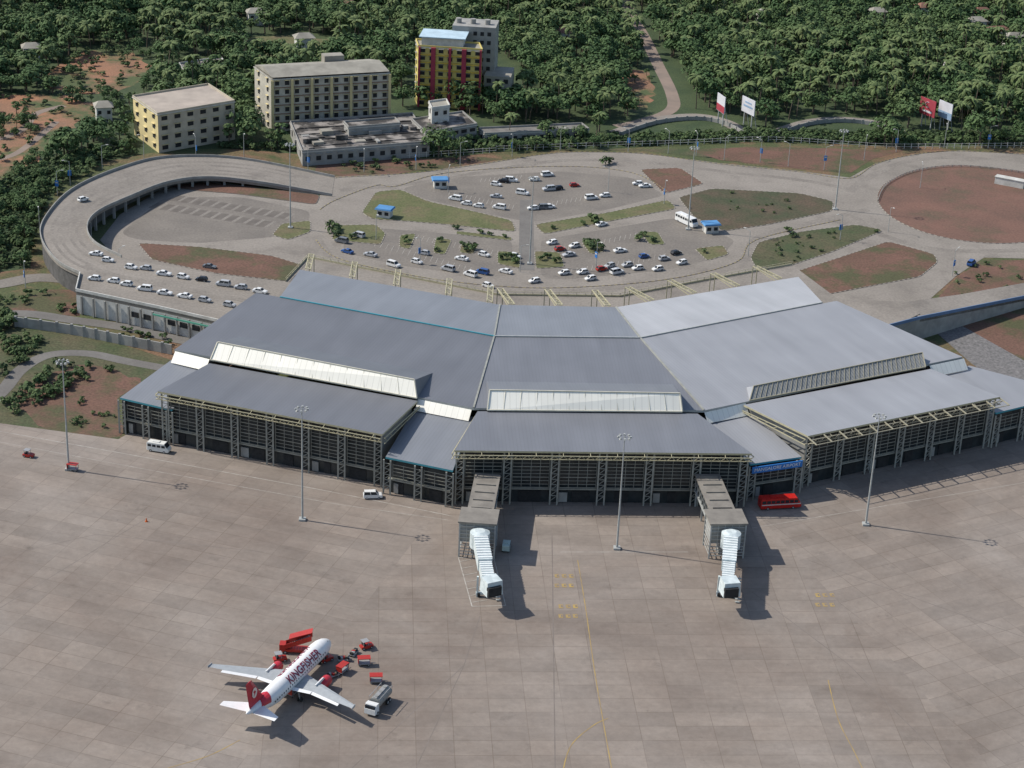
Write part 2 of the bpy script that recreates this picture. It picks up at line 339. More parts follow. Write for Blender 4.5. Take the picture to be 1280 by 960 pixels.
M_sd=mat('scrub_dark',(.05,.062,.03),(.10,.072,.048),scale=.07,fine=.3)
island('scrub_island',[(848,247),(890,236),(1000,242),(1042,252),(1040,264),(960,281),(905,289),(868,272)],M_sd,z=.124)
island('scrub_island',[(938,322),(948,303),(1000,290),(1070,281),(1105,288),(1040,315),(985,333),(945,335)],M_scrub)
island('soil_island',[(988,342),(1050,322),(1110,302),(1168,318),(1172,328),(1150,346),(1025,370),(1000,360)],M_red,z=.124)
island('soil_island',[(172,304),(250,309),(340,320),(385,334),(360,352),(270,342),(190,325)],M_red)
island('soil_island',[(200,232),(260,228),(400,244),(395,256),(300,243),(240,238)],M_red,mats=(1,1))
for i,p in enumerate(([(418,282),(470,281),(482,292),(476,306),(415,300)],[(500,294),(520,292),(512,312),(499,309)],[(545,297),(565,300),(556,319),(541,316)],[(622,314),(650,316),(650,336),(622,330)],[(868,311),(904,307),(911,318),(884,326)],[(800,290),(822,290),(832,306),(812,306)],[(668,314),(700,316),(706,334),(670,336)],[(570,289),(640,297),(640,301),(570,293)],[(340,294),(352,280),(388,276),(388,290),(360,300)],
          [(727,303),(748,300),(756,315),(738,318)],[(577,305),(598,307),(592,318),(574,316)])):
    island('lawn_island',p,M_lawn,rc=1.8,z=.128+.004*(i%3))
sheet('walkway',[(650,250),(666,250),(668,338),(648,338)],M_path,.05)
for p in ([(400,262),(420,250),(470,232),(495,233),(560,216),(700,208),(790,216),(835,240)],[(395,300),(420,322),(500,342),(600,356),(700,360),(830,350),(920,328),(945,300),(1050,275)]):
    q=smooth(PL(p),False,5)
    kerb(q,False,mats=(2,1))
kerb(smooth(PL([(420,222),(520,216),(610,204),(700,191),(800,192),(900,205),(1000,215),(1062,223),(1095,205),(1140,194),(1200,189),(1340,197)]),False,6),False,mats=(2,1))
o=KERB.make('kerb',[M_kw,M_kb,M_ky],fixn=False); o['kind']='structure'
mk=MB(); bay=MB(); bl=MB()
for r_,(x0,y0,x1,y1,n) in enumerate(((196,257,330,280,11),(222,248,355,270,11))):
    for i in range(n):
        t=i/(n-1); p=P(x0+(x1-x0)*t,y0+(y1-y0)*t); d=Vector((.35,.94,0)); s_=Vector((.97,-.22,0))*1.4
        bay.poly([(q.x,q.y,.031+.003*r_) for q in (p-s_-d*3.2,p+s_-d*3.2,p+s_+d*3.2,p-s_+d*3.2)])
        for kk in (1.75,2.3): bl.beam((p.x+kk-1.0,p.y-3,.044),(p.x+kk+1.2,p.y+3,.044),.2,.006)
bay.make('parking_bay',M_bay,fixn=False)['kind']='structure'; bl.make('parking_marking',M_bayw)['kind']='structure'
for (x0,y0,x1,y1,n) in ((560,245,640,262,16),(600,228,650,224,10),(660,262,760,246,18),(520,300,620,320,16),(690,318,800,296,18),(440,300,600,345,24),(700,345,850,320,24)):
    for i in range(n):
        t=i/(n-1); p=P(x0+(x1-x0)*t,y0+(y1-y0)*t); mk.beam((p.x,p.y,.056),(p.x+.6,p.y+5,.056),.15,.006)
q=smooth(PL([(430,234),(520,226),(610,213),(700,201),(800,203),(900,216),(1040,238)]),False,12)
for i in range(0,len(q)-1,2): mk.beam((q[i].x,q[i].y,.064),(q[i+1].x,q[i+1].y,.064),.18,.006)
mk.make('parking_marking',M_white)['kind']='structure'
am=MB()
def ln(pts,w,m,z=.006,sm=False):
    q=PL(pts); q=smooth(q,False,6) if sm else q; band(am,q,w,z,m)
ln([(-40,532),(150,566),(400,612),(565,645)],.24,0,.012)
ln([(-40,545),(200,590),(420,630),(560,650)],.16,0,.016)
ln([(700,690),(860,690)],.2,0,.012); ln([(690,668),(694,960)],.24,3,.004)
ln([(940,660),(1300,600)],.16,0,.012)
ln([(722,700),(732,760),(745,850),(768,980)],.2,1,.020,True); ln([(700,985),(712,935),(740,908),(760,898)],.24,1,.024,True)
ln([(1035,850),(1048,900),(1068,940),(1085,975)],.2,1,.020,True); ln([(210,960),(260,945),(300,925)],.2,1,.020,True)
ln([(-20,700),(120,668),(330,690)],.2,3,.008); ln([(0,760),(180,650),(260,610)],.2,3,.004); ln([(520,960),(580,832),(600,770)],.2,3,.008); ln([(440,960),(580,832)],.2,3,.005)
ln([(940,740),(1060,830),(1200,970)],.2,3,.004); ln([(1010,700),(1290,800)],.2,3,.008)
for k,q in enumerate(([(573,697),(590,758)],[(590,758),(632,757)],[(573,697),(583,697)],[(617,697),(632,757)])): ln(q,.26,0,.028+.004*k)
for i in range(7): ln([(575+i*2.6,702+i*8.5),(590+i*3.2,699+i*8.5)],.2,0,.046)
for (x,y) in ((704,724),(709,762),(1030,748)):
    for r in range(2):
        for c in range(3):
            p=P(x-8+c*9,y-4+r*12); am.box((p.x,p.y,.034),(1.0,1.6,.004),.1,1); am.box((p.x+.2,p.y+.05,.040),(.35,.8,.004),.1,2)
am.make('apron_marking',[M_white,M_yel,M_patch,M_dark],fixn=False)['kind']='structure'
# ================= ELEVATED RAMP AND DECK =================
outer=[(418,222,.1),(300,199,2.2),(210,197,3.6),(150,211,4.8),(90,238,6),(56,274,7),(52,300,7),(72,328,7),(100,343,7)]
inner=[(415,245,.1),(330,230,1.8),(262,223,3),(210,229,3.8),(160,248,5),(122,266,6),(109,284,7),(118,304,7),(152,322,7)]
Lo=smooth(PL(outer),False,6); Li=smooth(PL(inner),False,6)
rb=MB(); n=min(len(Lo),len(Li))
for i in range(n-1):
    rb.hexa([Lo[i]-Vector((0,0,.9)),Li[i]-Vector((0,0,.9)),Li[i+1]-Vector((0,0,.9)),Lo[i+1]-Vector((0,0,.9)),Lo[i],Li[i],Li[i+1],Lo[i+1]],0)
rb.make('ramp_road',M_conc)['kind']='structure'
rl=MB()
for k0,k1 in ((.2,.27),(.36,.43),(.57,.64),(.73,.8)):
    for i in range(3,n-1): rl.poly([Lo[i].lerp(Li[i],k0)+Vector((0,0,.02)),Lo[i].lerp(Li[i],k1)+Vector((0,0,.02)),Lo[i+1].lerp(Li[i+1],k1)+Vector((0,0,.02)),Lo[i+1].lerp(Li[i+1],k0)+Vector((0,0,.02))])
rl.make('worn_lane',M_lane,fixn=False)['kind']='structure'
ramp=thing('ramp_wall','long concrete retaining wall and parapet carrying the curved access ramp','wall',Lo[20].copy()*1)
ramp.location.z=0
for nm,E in (('parapet',Lo),('parapet',Li)):
    pb=MB()
    for i in range(len(E)-1): pb.beam(E[i]+Vector((0,0,.45)),E[i+1]+Vector((0,0,.45)),.28,.9,0)
    pb.make(nm,M_wallg,ramp)
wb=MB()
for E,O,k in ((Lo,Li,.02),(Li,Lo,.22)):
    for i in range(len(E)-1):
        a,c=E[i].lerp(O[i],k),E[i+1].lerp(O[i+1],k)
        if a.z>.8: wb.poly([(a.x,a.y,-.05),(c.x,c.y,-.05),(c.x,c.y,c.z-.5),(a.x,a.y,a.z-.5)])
wb.make('retaining_face',mat('ramp_face_shaded',(.13,.125,.12),(.08,.077,.073),scale=.4),ramp)  # shadow on the inner wall painted in; both faces use this dark colour
for i in range(8,len(Li)-1,2):
    a=Li[i].lerp(Lo[i],.05)
    if a.z>2: e=MB(); e.box((a.x,a.y,(a.z-.9)/2),(.8,.8,a.z-.9)); e.make('pier',M_wallg,ramp)
DK=PL([(100,343,7),(95,364,7),(200,386,7),(275,403,7),(340,415,7),(640,440,7),(1000,430,7),(1120,407,7),(1150,392,7),(1135,377,7),(1048,374,7),(990,331,7),(880,351,7),(775,371,7),(622,369,7),(500,345,7),(385,322,7),(357,352,7),(250,340,7),(152,322,7)])
db=MB(); db.prism([(p.x,p.y) for p in DK],5.9,7.0,0); dk=db.make('elevated_deck',M_conc); dk['kind']='structure'
dl=MB(); band(dl,smooth(PL([(105,332,7),(160,348,7),(240,363,7),(330,380,7)],7),False,5),2.6,7.03); dl.make('worn_lane',M_lane,fixn=False)['kind']='structure'
dw=thing('deck_wall','white retaining wall with dark openings under the elevated forecourt','wall',(DK[1].x,DK[1].y,0))
e=MB()
for a,c in zip(DK[1:5],DK[2:6]):
    e.poly([(a.x,a.y,0),(c.x,c.y,0),(c.x,c.y,5.9),(a.x,a.y,5.9)])
e.make('wall_face',M_wallw,dw); e=MB()
for a,c in zip(DK[0:4],DK[1:5]): e.beam(Vector((a.x,a.y,7.45)),Vector((c.x,c.y,7.45)),.3,.9)
e.make('parapet',M_wallw,dw); 
a,c=DK[1],DK[3]; L=(c-a).length; d=(c-a).normalized(); nn=Vector((d.y,-d.x,0))
for i in (4,5,7,8,9,10):
    q=a+d*(4+i*(L-8)/10); e=MB(); e.box((q.x+nn.x*.1,q.y+nn.y*.1,3.6),(2.4,.3,1.6),math.atan2(d.y,d.x)); e.make('opening',M_black,dw)
for i in range(12):
    q=a+d*(2+i*(L-4)/11); e=MB(); e.box((q.x+nn.x*.3,q.y+nn.y*.3,2.95),(.45,.5,5.9),math.atan2(d.y,d.x)); e.make('pier',M_wallg,dw)
e=MB(); q1=a+d*(L*.55)+nn*.7; q2=a+d*L+nn*.7; e.beam(Vector((q1.x,q1.y,5.3)),Vector((q2.x,q2.y,5.3)),.25,.5); e.make('trim_band',mat('green_trim',(.12,.38,.28)),dw)
fb=MB(); E=[p for p in (DK[11],DK[12],DK[13],DK[14],DK[15],DK[16],DK[17])]
for a,c in zip(E[:-1],E[1:]):
    n=int((c-a).length/2.5)
    for i in range(n+1):
        q=a.lerp(c,i/n); fb.beam((q.x,q.y,7),(q.x,q.y,8.2),.12)
    fb.beam((a.x,a.y,8.2),(c.x,c.y,8.2),.1); fb.beam((a.x,a.y,7.6),(c.x,c.y,7.6),.07); fb.beam((a.x,a.y,7.25),(c.x,c.y,7.25),.25,.5)
o=fb.make('railing',M_cream); tag(o,'cream steel railing along the rear edge of the elevated deck','railing')
rb=MB(); A=PL([(1048,374,7),(1135,377,6.9),(1200,368,5),(1300,350,2.5),(1400,335,.2)]); B=PL([(1100,412,7),(1150,399,6.9),(1215,386,5),(1310,367,2.5),(1410,352,.2)])
for i in range(1,4): rb.hexa([A[i]-Vector((0,0,.9)),B[i]-Vector((0,0,.9)),B[i+1]-Vector((0,0,.9)),A[i+1]-Vector((0,0,.9)),A[i],B[i],B[i+1],A[i+1]])
rb.make('exit_ramp_road',M_conc)['kind']='structure'
rw=thing('ramp_wall','concrete exit ramp wall with blue painted railing','wall',(B[1].x,B[1].y,0))
e=MB()
for i in range(0,4):
    a,c=B[i],B[i+1]; e.poly([(a.x,a.y,0),(c.x,c.y,0),(c.x,c.y,c.z-.1),(a.x,a.y,a.z-.1)])
e.make('retaining_face',M_wallg,rw); e=MB()
for i in range(0,4): e.beam(B[i]+Vector((0,0,.5)),B[i+1]+Vector((0,0,.5)),.3,1.0)
e.make('parapet',mat('blue_rail',(.14,.22,.36)),rw)
# ================= TERMINAL =================
T=thing('terminal_building','large grey metal-roofed airport terminal with three angled wings','airport terminal',P(715,600))
def roof(name,px,m,uvd,t=.6,trim=M_steel):
    q=PL(px); b=MB(); b.slab(q,t,1,0); return b.make(name,[m,trim],T,uvdir=uvd),q
LA,LB=P(197,489,15),P(478,543,15); CA,CB=P(568,563,15),P(940,567,15); RA,RB=P(1010,545,15),P(1250,496,15)
dL=(LB-LA).normalized(); dC=(CB-CA).normalized(); dR=(RB-RA).normalized()
RZ=18; FZ=15.6
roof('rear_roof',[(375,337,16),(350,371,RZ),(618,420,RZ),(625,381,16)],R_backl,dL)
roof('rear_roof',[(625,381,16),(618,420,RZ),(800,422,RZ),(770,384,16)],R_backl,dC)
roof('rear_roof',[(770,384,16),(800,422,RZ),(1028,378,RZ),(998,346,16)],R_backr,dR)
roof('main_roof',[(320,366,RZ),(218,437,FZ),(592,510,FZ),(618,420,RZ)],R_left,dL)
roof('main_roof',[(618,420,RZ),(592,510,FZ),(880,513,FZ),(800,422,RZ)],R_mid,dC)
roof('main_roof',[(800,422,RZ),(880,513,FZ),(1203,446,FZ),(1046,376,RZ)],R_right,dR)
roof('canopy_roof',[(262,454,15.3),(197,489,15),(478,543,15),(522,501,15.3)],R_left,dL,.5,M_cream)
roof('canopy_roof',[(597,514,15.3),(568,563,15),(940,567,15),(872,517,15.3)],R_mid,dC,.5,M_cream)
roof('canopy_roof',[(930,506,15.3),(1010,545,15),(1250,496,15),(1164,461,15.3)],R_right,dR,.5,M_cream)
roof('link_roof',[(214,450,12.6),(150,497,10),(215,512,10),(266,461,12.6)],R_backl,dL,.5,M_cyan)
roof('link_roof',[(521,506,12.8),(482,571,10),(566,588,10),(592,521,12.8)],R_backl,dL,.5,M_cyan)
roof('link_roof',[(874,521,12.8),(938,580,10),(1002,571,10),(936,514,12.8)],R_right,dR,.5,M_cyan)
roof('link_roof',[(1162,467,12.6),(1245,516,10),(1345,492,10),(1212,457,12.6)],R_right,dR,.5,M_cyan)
for a,c,m in (((350,371),(618,420),M_cyan),((618,420),(800,422),M_steel),((800,422),(1028,378),M_steel)):
    e=MB(); p=P(*a,RZ+.15);q=P(*c,RZ+.15); e.beam(p,q,.4,.3); e.make('ridge_trim',m,T)
for a,c in (((625,381,16),(618,420,RZ)),((618,420,RZ),(592,510,FZ)),((770,384,16),(800,422,RZ)),((800,422,RZ),(880,513,FZ))):
    e=MB(); e.beam(P(*a)+Vector((0,0,.12)),P(*c)+Vector((0,0,.12)),.45,.3); e.make('valley_gutter',M_fcol,T)
for a,c in (((219,439),(262,449)),((523,498),(590,511)),((880,514),(932,504)),((1162,457),(1205,448))):
    p=P(a[0],a[1],15.2);q=P(c[0],c[1],15.2); d=(q-p).normalized(); nn=Vector((d.y,-d.x,0))
    e=MB(); e.poly([p+nn*2.2-Vector((0,0,2.5)),q+nn*2.2-Vector((0,0,2.5)),q,p]); e.make('clerestory_strip',R_clear,T,uvdir=d)
def monitor(top,bot,d,m,mr,fm,fw,back=13,zt=19.6,nf=12,zb=16.4):
    t0,t1=P(*top[0],zt),P(*top[1],zt); b0,b1=P(*bot[0],15.7),P(*bot[1],15.7)
    nb=Vector((-d.y,d.x,0)); k0=t0+nb*back; k1=t1+nb*back; k0.z=k1.z=zb
    e=MB(); e.slab([b0,b1,t1,t0],.15); e.make('skylight',m,T,uvdir=d)
    e=MB(); e.slab([t0,t1,k1,k0],.3); e.make('skylight_roof',mr,T,uvdir=d)
    for pts in ([t0,k0,k0-Vector((0,0,1.2)),b0-Vector((0,0,1.2)),b0],[t1,b1,b1-Vector((0,0,1.2)),k1-Vector((0,0,1.2)),k1]):
        e=MB(); e.poly(pts); e.make('skylight_cheek',mr,T,uvdir=nb,fixn=False)
    e=MB()
    for p,q in ((b0,b1),(t0,t1),(b0,t0),(b1,t1)): e.beam(p+Vector((0,0,.12)),q+Vector((0,0,.12)),fw)
    for i in range(1,nf): e.beam(b0.lerp(b1,i/nf)+Vector((0,0,.1)),t0.lerp(t1,i/nf)+Vector((0,0,.1)),.1)
    e.make('skylight_frame',fm,T)
M_fc=mat('frame_ivory',(.62,.59,.48))
monitor(((272,428),(518,475)),((263,450),(521,498)),dL,R_clear,R_left,M_fc,.28)
monitor(((612,488),(850,492)),((609,513),(853,515)),dC,R_clear,R_mid,M_fc,.28)
monitor(((942,483),(1153,441)),((937,501),(1157,459)),dR,R_clear2,R_right,M_creamd,.22,3,17.7,36,16.2)
def facade(a,c,zt,bay=10.5,setb=2.5,openings=True,inset=1.5):
    a=Vector((a.x,a.y,0));c=Vector((c.x,c.y,0)); d=(c-a).normalized(); nn=Vector((d.y,-d.x,0)); rz=math.atan2(d.y,d.x)
    a=a-nn*setb+d*inset; c=c-nn*setb-d*inset; L=(c-a).length; mid=(a+c)/2
    e=MB(); e.box((mid.x,mid.y,zt/2),(L,.3,zt),rz); e.make('glass_wall',M_glass,T)
    nb=max(1,round(L/bay)); st=L/nb
    for i in range(nb+1):
        q=a+d*st*i+nn*1.6; e=MB()
        for s in (-.9,.9): e.beam(q+d*s,q+d*s+Vector((0,0,zt)),.4,.4)
        zz=1.0
        while zz<zt-1.5:
            e.beam(q+d*-.9+Vector((0,0,zz)),q+d*.9+Vector((0,0,zz+1.5)),.13); zz+=1.5
            e.beam(q+d*-.9+Vector((0,0,zz)),q+d*.9+Vector((0,0,zz)),.13)
        e.make('column',M_fcol,T)
    for i in range(nb):
        p=a+d*(st*i+1.3)+nn*1.0; q=a+d*(st*(i+1)-1.3)+nn*1.0; e=MB(); z=4.4; k=0
        while z<zt-1.0:
            e.beam(p+Vector((0,0,z)),q+Vector((0,0,z)),.10,.2 if k%3==0 else .12); z+=.95; k+=1
        w=(q-p).length; n=int(w/2.1)
        for j in range(n+1): r=p.lerp(q,j/n); e.beam(r+Vector((0,0,4.2)),r+Vector((0,0,zt-1.0)),.13)
        e.make('louvre_screen',M_fsteel,T)
        e=MB(); m2=(p+q)/2-nn*.75+d*(((i*7)%5)-2)*.5; e.box((m2.x,m2.y,1.6),(w*(.25+.12*((i*3)%4)),.2,3.0),rz); e.make('door',M_black,T)
        if i%2==0:
            e=MB(); m3=p.lerp(q,.12)-nn*.6; e.box((m3.x,m3.y,1.5),(1.2+.5*(i%3),.3,2.6),rz); e.make('wall_panel',M_wallg,T)
    e=MB(); m4=mid+nn*.6; e.box((m4.x,m4.y,4.0),(L,1.0,.35),rz); e.make('sill_band',M_fsteel,T)
def edge_truss(a,c,out=1.2,h=1.2,m=M_cream,z=14.3):
    d=(c-a).normalized(); nn=Vector((d.y,-d.x,0)); L=(c-a).length; n=int(L/2.2); e=MB()
    A=Vector((a.x,a.y,z))+nn*out; B=Vector((a.x,a.y,z-h))+nn*out*.5
    e.beam(A,A+d*L,.18); e.beam(B,B+d*L,.18)
    for i in range(n):
        s=L/n; e.beam(A+d*s*i,B+d*s*(i+.5),.1); e.beam(B+d*s*(i+.5),A+d*s*(i+1),.1)
        if i%3==0: e.beam(A+d*s*i,Vector((a.x,a.y,14.6))+d*s*i,.12)
    e.make('eave_truss',m,T)
facade(LA,LB,14.4); facade(CA,CB,14.4,11.5); facade(RA,RB,14.4)
edge_truss(LA,LB); edge_truss(CA,CB); edge_truss(RA,RB,1.2,1.2,M_creamd)
a,c,d=RA,RB,dR; nn=Vector((d.y,-d.x,0)); L=(c-a).length; e=MB(); n=13
for i in range(n+1):
    p=Vector((a.x,a.y,14.7))+d*(L*i/n); e.beam(p-nn*.5,p+nn*3.9-Vector((0,0,.5)),.2,.3)
    if i%3==0: e.beam(p+nn*3.0-Vector((0,0,.4)),Vector((p.x,p.y,12.4))-nn*1.0,.14)
p=Vector((a.x,a.y,14.25))+nn*3.9; e.beam(p,p+d*L,.18,.18)
e.make('slatted_eave',M_creamd,T)
FL=[(P(150,497,10),P(215,512,10)),(P(482,571,10),P(566,588,10)),(P(938,580,10),P(1002,571,10)),(P(1245,516,10),P(1345,492,10))]
for a,c in FL: facade(a,c,9.4,9,1.2,inset=.6)
def side(a,c,zt=14.3,m=M_wallg):
    e=MB(); e.poly([(a.x,a.y,0),(c.x,c.y,0),(c.x,c.y,zt),(a.x,a.y,zt)]); e.make('side_wall',m,T,fixn=False)
L0=P(262,454,15.3);L1=P(522,501,15.3);C0=P(597,514,15.3);C1=P(872,517,15.3);R0=P(930,506,15.3);R1=P(1164,461,15.3)
for (A,B,a,c) in ((LA,LB,L0,L1),(CA,CB,C0,C1),(RA,RB,R0,R1)):
    d=(B-A).normalized(); nn=Vector((d.y,-d.x,0))
    side(A-nn*2.6+d*1.5,a+d*1.5); side(B-nn*2.6-d*1.5,c-d*1.5)
ob=PL([(377,340,16),(352,371,16),(322,368,16),(222,438,15)]); 
for a,c in zip(ob[:-1],ob[1:]): side(a,c,14.8)
ob=PL([(380,339,16),(625,383,16),(770,386,16),(995,348,16),(1026,378,16),(1044,378,16),(1200,447,15)])
for a,c in zip(ob[:-1],ob[1:]): side(a,c,14.8)
side(P(216,451,12.4),P(152,498,10),9.4); 
for A,B,a,c,d in ((LA,LB,L0,L1,dL),(CA,CB,C0,C1,dC),(RA,RB,R0,R1,dR)):
    for p,q,s in ((A,a,1),(B,c,-1)):
        e=MB(); p2=p-d*s*.6+Vector((0,0,-.9)); q2=q-d*s*.6+Vector((0,0,-1.4)); e.beam(p2,q2,.18); e.beam(p2-Vector((0,0,1.5)),q2-Vector((0,0,.4)),.18)
        for k in range(7): e.beam(p2.lerp(q2,k/7),(p2-Vector((0,0,1.5))).lerp(q2-Vector((0,0,.4)),(k+.5)/7),.1)
        e.make('end_truss',M_cream,T)
for (x,y,d) in ((385,336,dL),(440,346,dL),(495,356,dL),(560,368,dL),(612,377,dL),(640,380,dC),(700,381,dC),(760,382,dC),(815,375,dR),(868,366,dR),(922,357,dR),(975,348,dR)):
    p=P(x,y,16.0); nb=Vector((-d.y,d.x,0)); e=MB(); v=nb*9+d*(-3)+Vector((0,0,1.2))
    for s in (-.8,.8):
        a=p+d*s; c=a+v; e.beam(a,c,.26); e.beam(a-Vector((0,0,1.2)),c,.18); e.beam(c,Vector((c.x,c.y,7)),.26)
    for k in range(7):
        a=p+v*(k/6); e.beam(a-d*.8,a+d*.8,.15)
        if k<6: a2=p+v*((k+1)/6); e.beam(a-d*.8*(1 if k%2 else -1),a2+d*.8*(1 if k%2 else -1),.13)
    e.make('outrigger_truss',M_cream,T)
a,c=FL[2]; d=(c-a).normalized(); nn=Vector((d.y,-d.x,0)); rz=math.atan2(d.y,d.x); mid=(a+c)/2+nn*.9
e=MB(); e.box((mid.x,mid.y,8.6),((c-a).length*.98,.3,1.7),rz); e.make('name_sign',M_blue,T)
def text_mesh(txt,size,ext=.02,off=0):
    cu=bpy.data.curves.new('tmp','FONT'); cu.body=txt; cu.size=size; cu.extrude=ext; cu.offset=off; cu.align_x='CENTER'; cu.align_y='CENTER'; cu.resolution_u=3
    ob=bpy.data.objects.new('tmp',cu); COL.objects.link(ob); bpy.context.view_layer.update()
    me=bpy.data.meshes.new_from_object(ob.evaluated_get(bpy.context.evaluated_depsgraph_get())); bpy.data.objects.remove(ob); bpy.data.curves.remove(cu); return me
me=text_mesh('MANGALORE AIRPORT',1.25); me.materials.append(M_whitef)
o=bpy.data.objects.new('sign_lettering',me); COL.objects.link(o); o.parent=T; o.location=(mid+nn*.19+Vector((0,0,8.6-mid.z)))-T.location; o.rotation_euler=(math.pi/2,0,rz)
# ================= JET BRIDGES =================
M_jb=mat('bridge_roof',(.24,.22,.19),(.17,.155,.135),scale=.3,detail=8); M_jw=mat('bridge_white',(.62,.68,.68),(.44,.5,.5),scale=.7,rough=.5,detail=8); M_jw2=mat('bridge_white2',(.76,.78,.76))
def jet(a,bk,t0,t1,label):
    rt=thing('boarding_bridge',label,'boarding bridge',(bk.x,bk.y,0),'boarding bridges')
    a=Vector((a.x,a.y,0));bk=Vector((bk.x,bk.y,0)); d=(bk-a).normalized(); rz=math.atan2(d.y,d.x); nn=Vector((-d.y,d.x,0)); L=(bk-a).length; mid=(a+bk)/2
    e=MB(); e.box((mid.x,mid.y,8.75),(L,6.2,.4),rz); e.box((mid.x,mid.y,4.4),(L,5.6,.5),rz,1); 
    for i in range(int(L/4)): 
        q=a+d*(2+i*4); e.box((q.x,q.y,9.1),(.5,4.5,.3),rz,0)
    e.make('corridor_roof',[M_jb,M_steel],rt)
    e=MB(); e.box((mid.x,mid.y,6.6),(L,5.0,3.9),rz); e.make('corridor_glass',M_glass,rt)
    e=MB(); n=int(L/2.4)
    for s in (-2.65,2.65):
        for i in range(n+1):
            q=a+d*(L*i/n)+nn*s; e.beam(q+Vector((0,0,4.6)),q+Vector((0,0,8.6)),.16)
            if i<n: e.beam(q+Vector((0,0,4.6)),q+d*(L/n)+Vector((0,0,8.6)),.12)
    for i in range(0,n+1,3):
        for s in (-2.3,2.3): q=a+d*(L*i/n)+nn*s; e.beam(q,q+Vector((0,0,4.3)),.4)
    e.make('corridor_frame',M_steel,rt)
    q=bk+d*2.5; e=MB(); e.box((q.x,q.y,9.2),(7.5,9,.4),rz); e.make('tower_roof',M_jb,rt)
    e=MB(); e.box((q.x,q.y,6.6),(6.4,8,4.8),rz); e.box((q.x,q.y,2),(3,3,4.2),rz); e.make('tower_wall',M_wallg,rt)
    e=MB()
    for s in (-4.1,4.1):
        for t in (-3.3,3.3): p=q+nn*s+d*t; e.beam(p,p+Vector((0,0,9)),.35)
        for z in (.9,2,3.1,4.2,5.6,7,8.4): e.beam(q+nn*s+d*-3.3+Vector((0,0,z)),q+nn*s+d*3.3+Vector((0,0,z)),.14)
    for z in (.8,1.6,2.4,3.2,4.2,5.2,6.2,7.2,8.2):
        e.beam(q+nn*-4.1+d*3.4+Vector((0,0,z)),q+nn*4.1+d*3.4+Vector((0,0,z)),.16)
    for k in range(6): p=q+d*3.4+nn*(-4.1+k*1.64); e.beam(p,p+Vector((0,0,9)),.14)
    e.make('tower_frame',M_steel,rt)
    t0=Vector((t0.x,t0.y,0));t1=Vector((t1.x,t1.y,0)); d=(t1-t0).normalized(); nn=Vector((-d.y,d.x,0)); rz=math.atan2(d.y,d.x); L=(t1-t0).length
    e=MB(); e.cyl(t0+Vector((0,0,4.2)),t0+Vector((0,0,7.9)),2.3,2.3,16); e.cyl(t0+Vector((0,0,7.9)),t0+Vector((0,0,8.3)),2.3,1.2,16); e.make('rotunda',M_jw,rt)
    e=MB(); p=t0+d*L*.3; e.box((p.x,p.y,6.3),(L*.6,3.2,3.0),rz); p=t0+d*L*.72; e.box((p.x,p.y,6.1),(L*.5,2.7,2.6),rz)
    for i in range(int(L*.6/1.2)): p=t0+d*(1+i*1.2); e.box((p.x,p.y,7.85),(.35,3.3,.25),rz,1)
    for i in range(int(L*.36/1.0)): p=t0+d*(L*.6+.6+i); e.box((p.x,p.y,7.45),(.3,2.8,.22),rz,1)
    e.make('telescopic_tunnel',[M_jw,M_jw2],rt)
    e=MB(); p=t1+nn*.6; e.box((p.x,p.y,5.9),(3.8,4.0,3.4),rz+.35,0,None,.9,.9); p=t1+nn*1.0+d*2.0; e.box((p.x,p.y,5.5),(1.0,3.2,2.2),rz+.35,1); e.make('cab',[M_jw,M_black],rt)
    e=MB(); p=t0+d*L*.75
    for s in (-1.9,1.9): e.beam(p+nn*s,p+nn*s+Vector((0,0,5.2)),.45); 
    e.beam(p+nn*-2.2+Vector((0,0,.9)),p+nn*2.2+Vector((0,0,.9)),.6); e.make('drive_column',M_jw,rt)
    for s in (-1.6,1.6):
        e=MB(); q=p+nn*s+Vector((0,0,.6)); e.cyl(q-nn*.3,q+nn*.3,.6,.6,12); e.make('wheel',M_tyre,rt)
    e=MB(); q=t0+d*L*.85+nn*2.6
    for k in range(9): e.box((q.x+d.x*(-k*.45),q.y+d.y*(-k*.45),.3+k*.5),(.5,1.0,.12),rz)
    e.beam(q,q-d*4.2+Vector((0,0,4.7)),.12); e.make('service_stair',M_steel,rt)
jet(P(610,592,9),P(600,640,9),P(600,667,7.5),P(611,731,6),'white telescopic boarding bridge beneath the terminal canopy edge')
jet(P(884,592,9),P(905,641,9),P(914,668,7.5),P(909,732,6),'white telescopic boarding bridge beside the parked red airport bus')
# ================= MASTS =================
def mast_template():
    r=thing('floodlight_mast','tall grey floodlight mast with a ring of lamps','floodlight mast',group='floodlight masts')
    e=MB(); e.cyl((0,0,0),(0,0,30),.28,.10,10); e.box((0,0,.25),(1.6,1.6,.5)); e.make('pole',M_steel,r)
    e=MB()
    for i in range(16):
        t=i*math.pi/8;u=(i+1)*math.pi/8; e.beam((1.2*cos(t),1.2*sin(t),29.2),(1.2*cos(u),1.2*sin(u),29.2),.07)
        if i%4==0: e.beam((0,0,29.2),(1.2*cos(t),1.2*sin(t),29.2),.06)
    e.make('lamp_ring',M_steel,r)
    for i in range(8):
        t=i*math.pi/4; e=MB(); e.box((1.4*cos(t),1.4*sin(t),29.3),(.45,.4,.4),t,0); e.box((1.66*cos(t),1.66*sin(t),29.2),(.08,.3,.26),t,1); e.make('floodlight',[M_steel,M_lamp],r)
    return r
mt=mast_template(); first=True
for (x,y) in ((86,587),(378,650),(771,686),(1082,656),(363,285),(662,330),(860,287),(1044,262)):
    p=P(x,y)
    if first: mt.location=p; first=False
    else: copy_thing(mt,p)
sl=thing('street_lamp','slim grey street lamp with a curved arm beside the access road','street lamp',group='street lamps beside the access road')
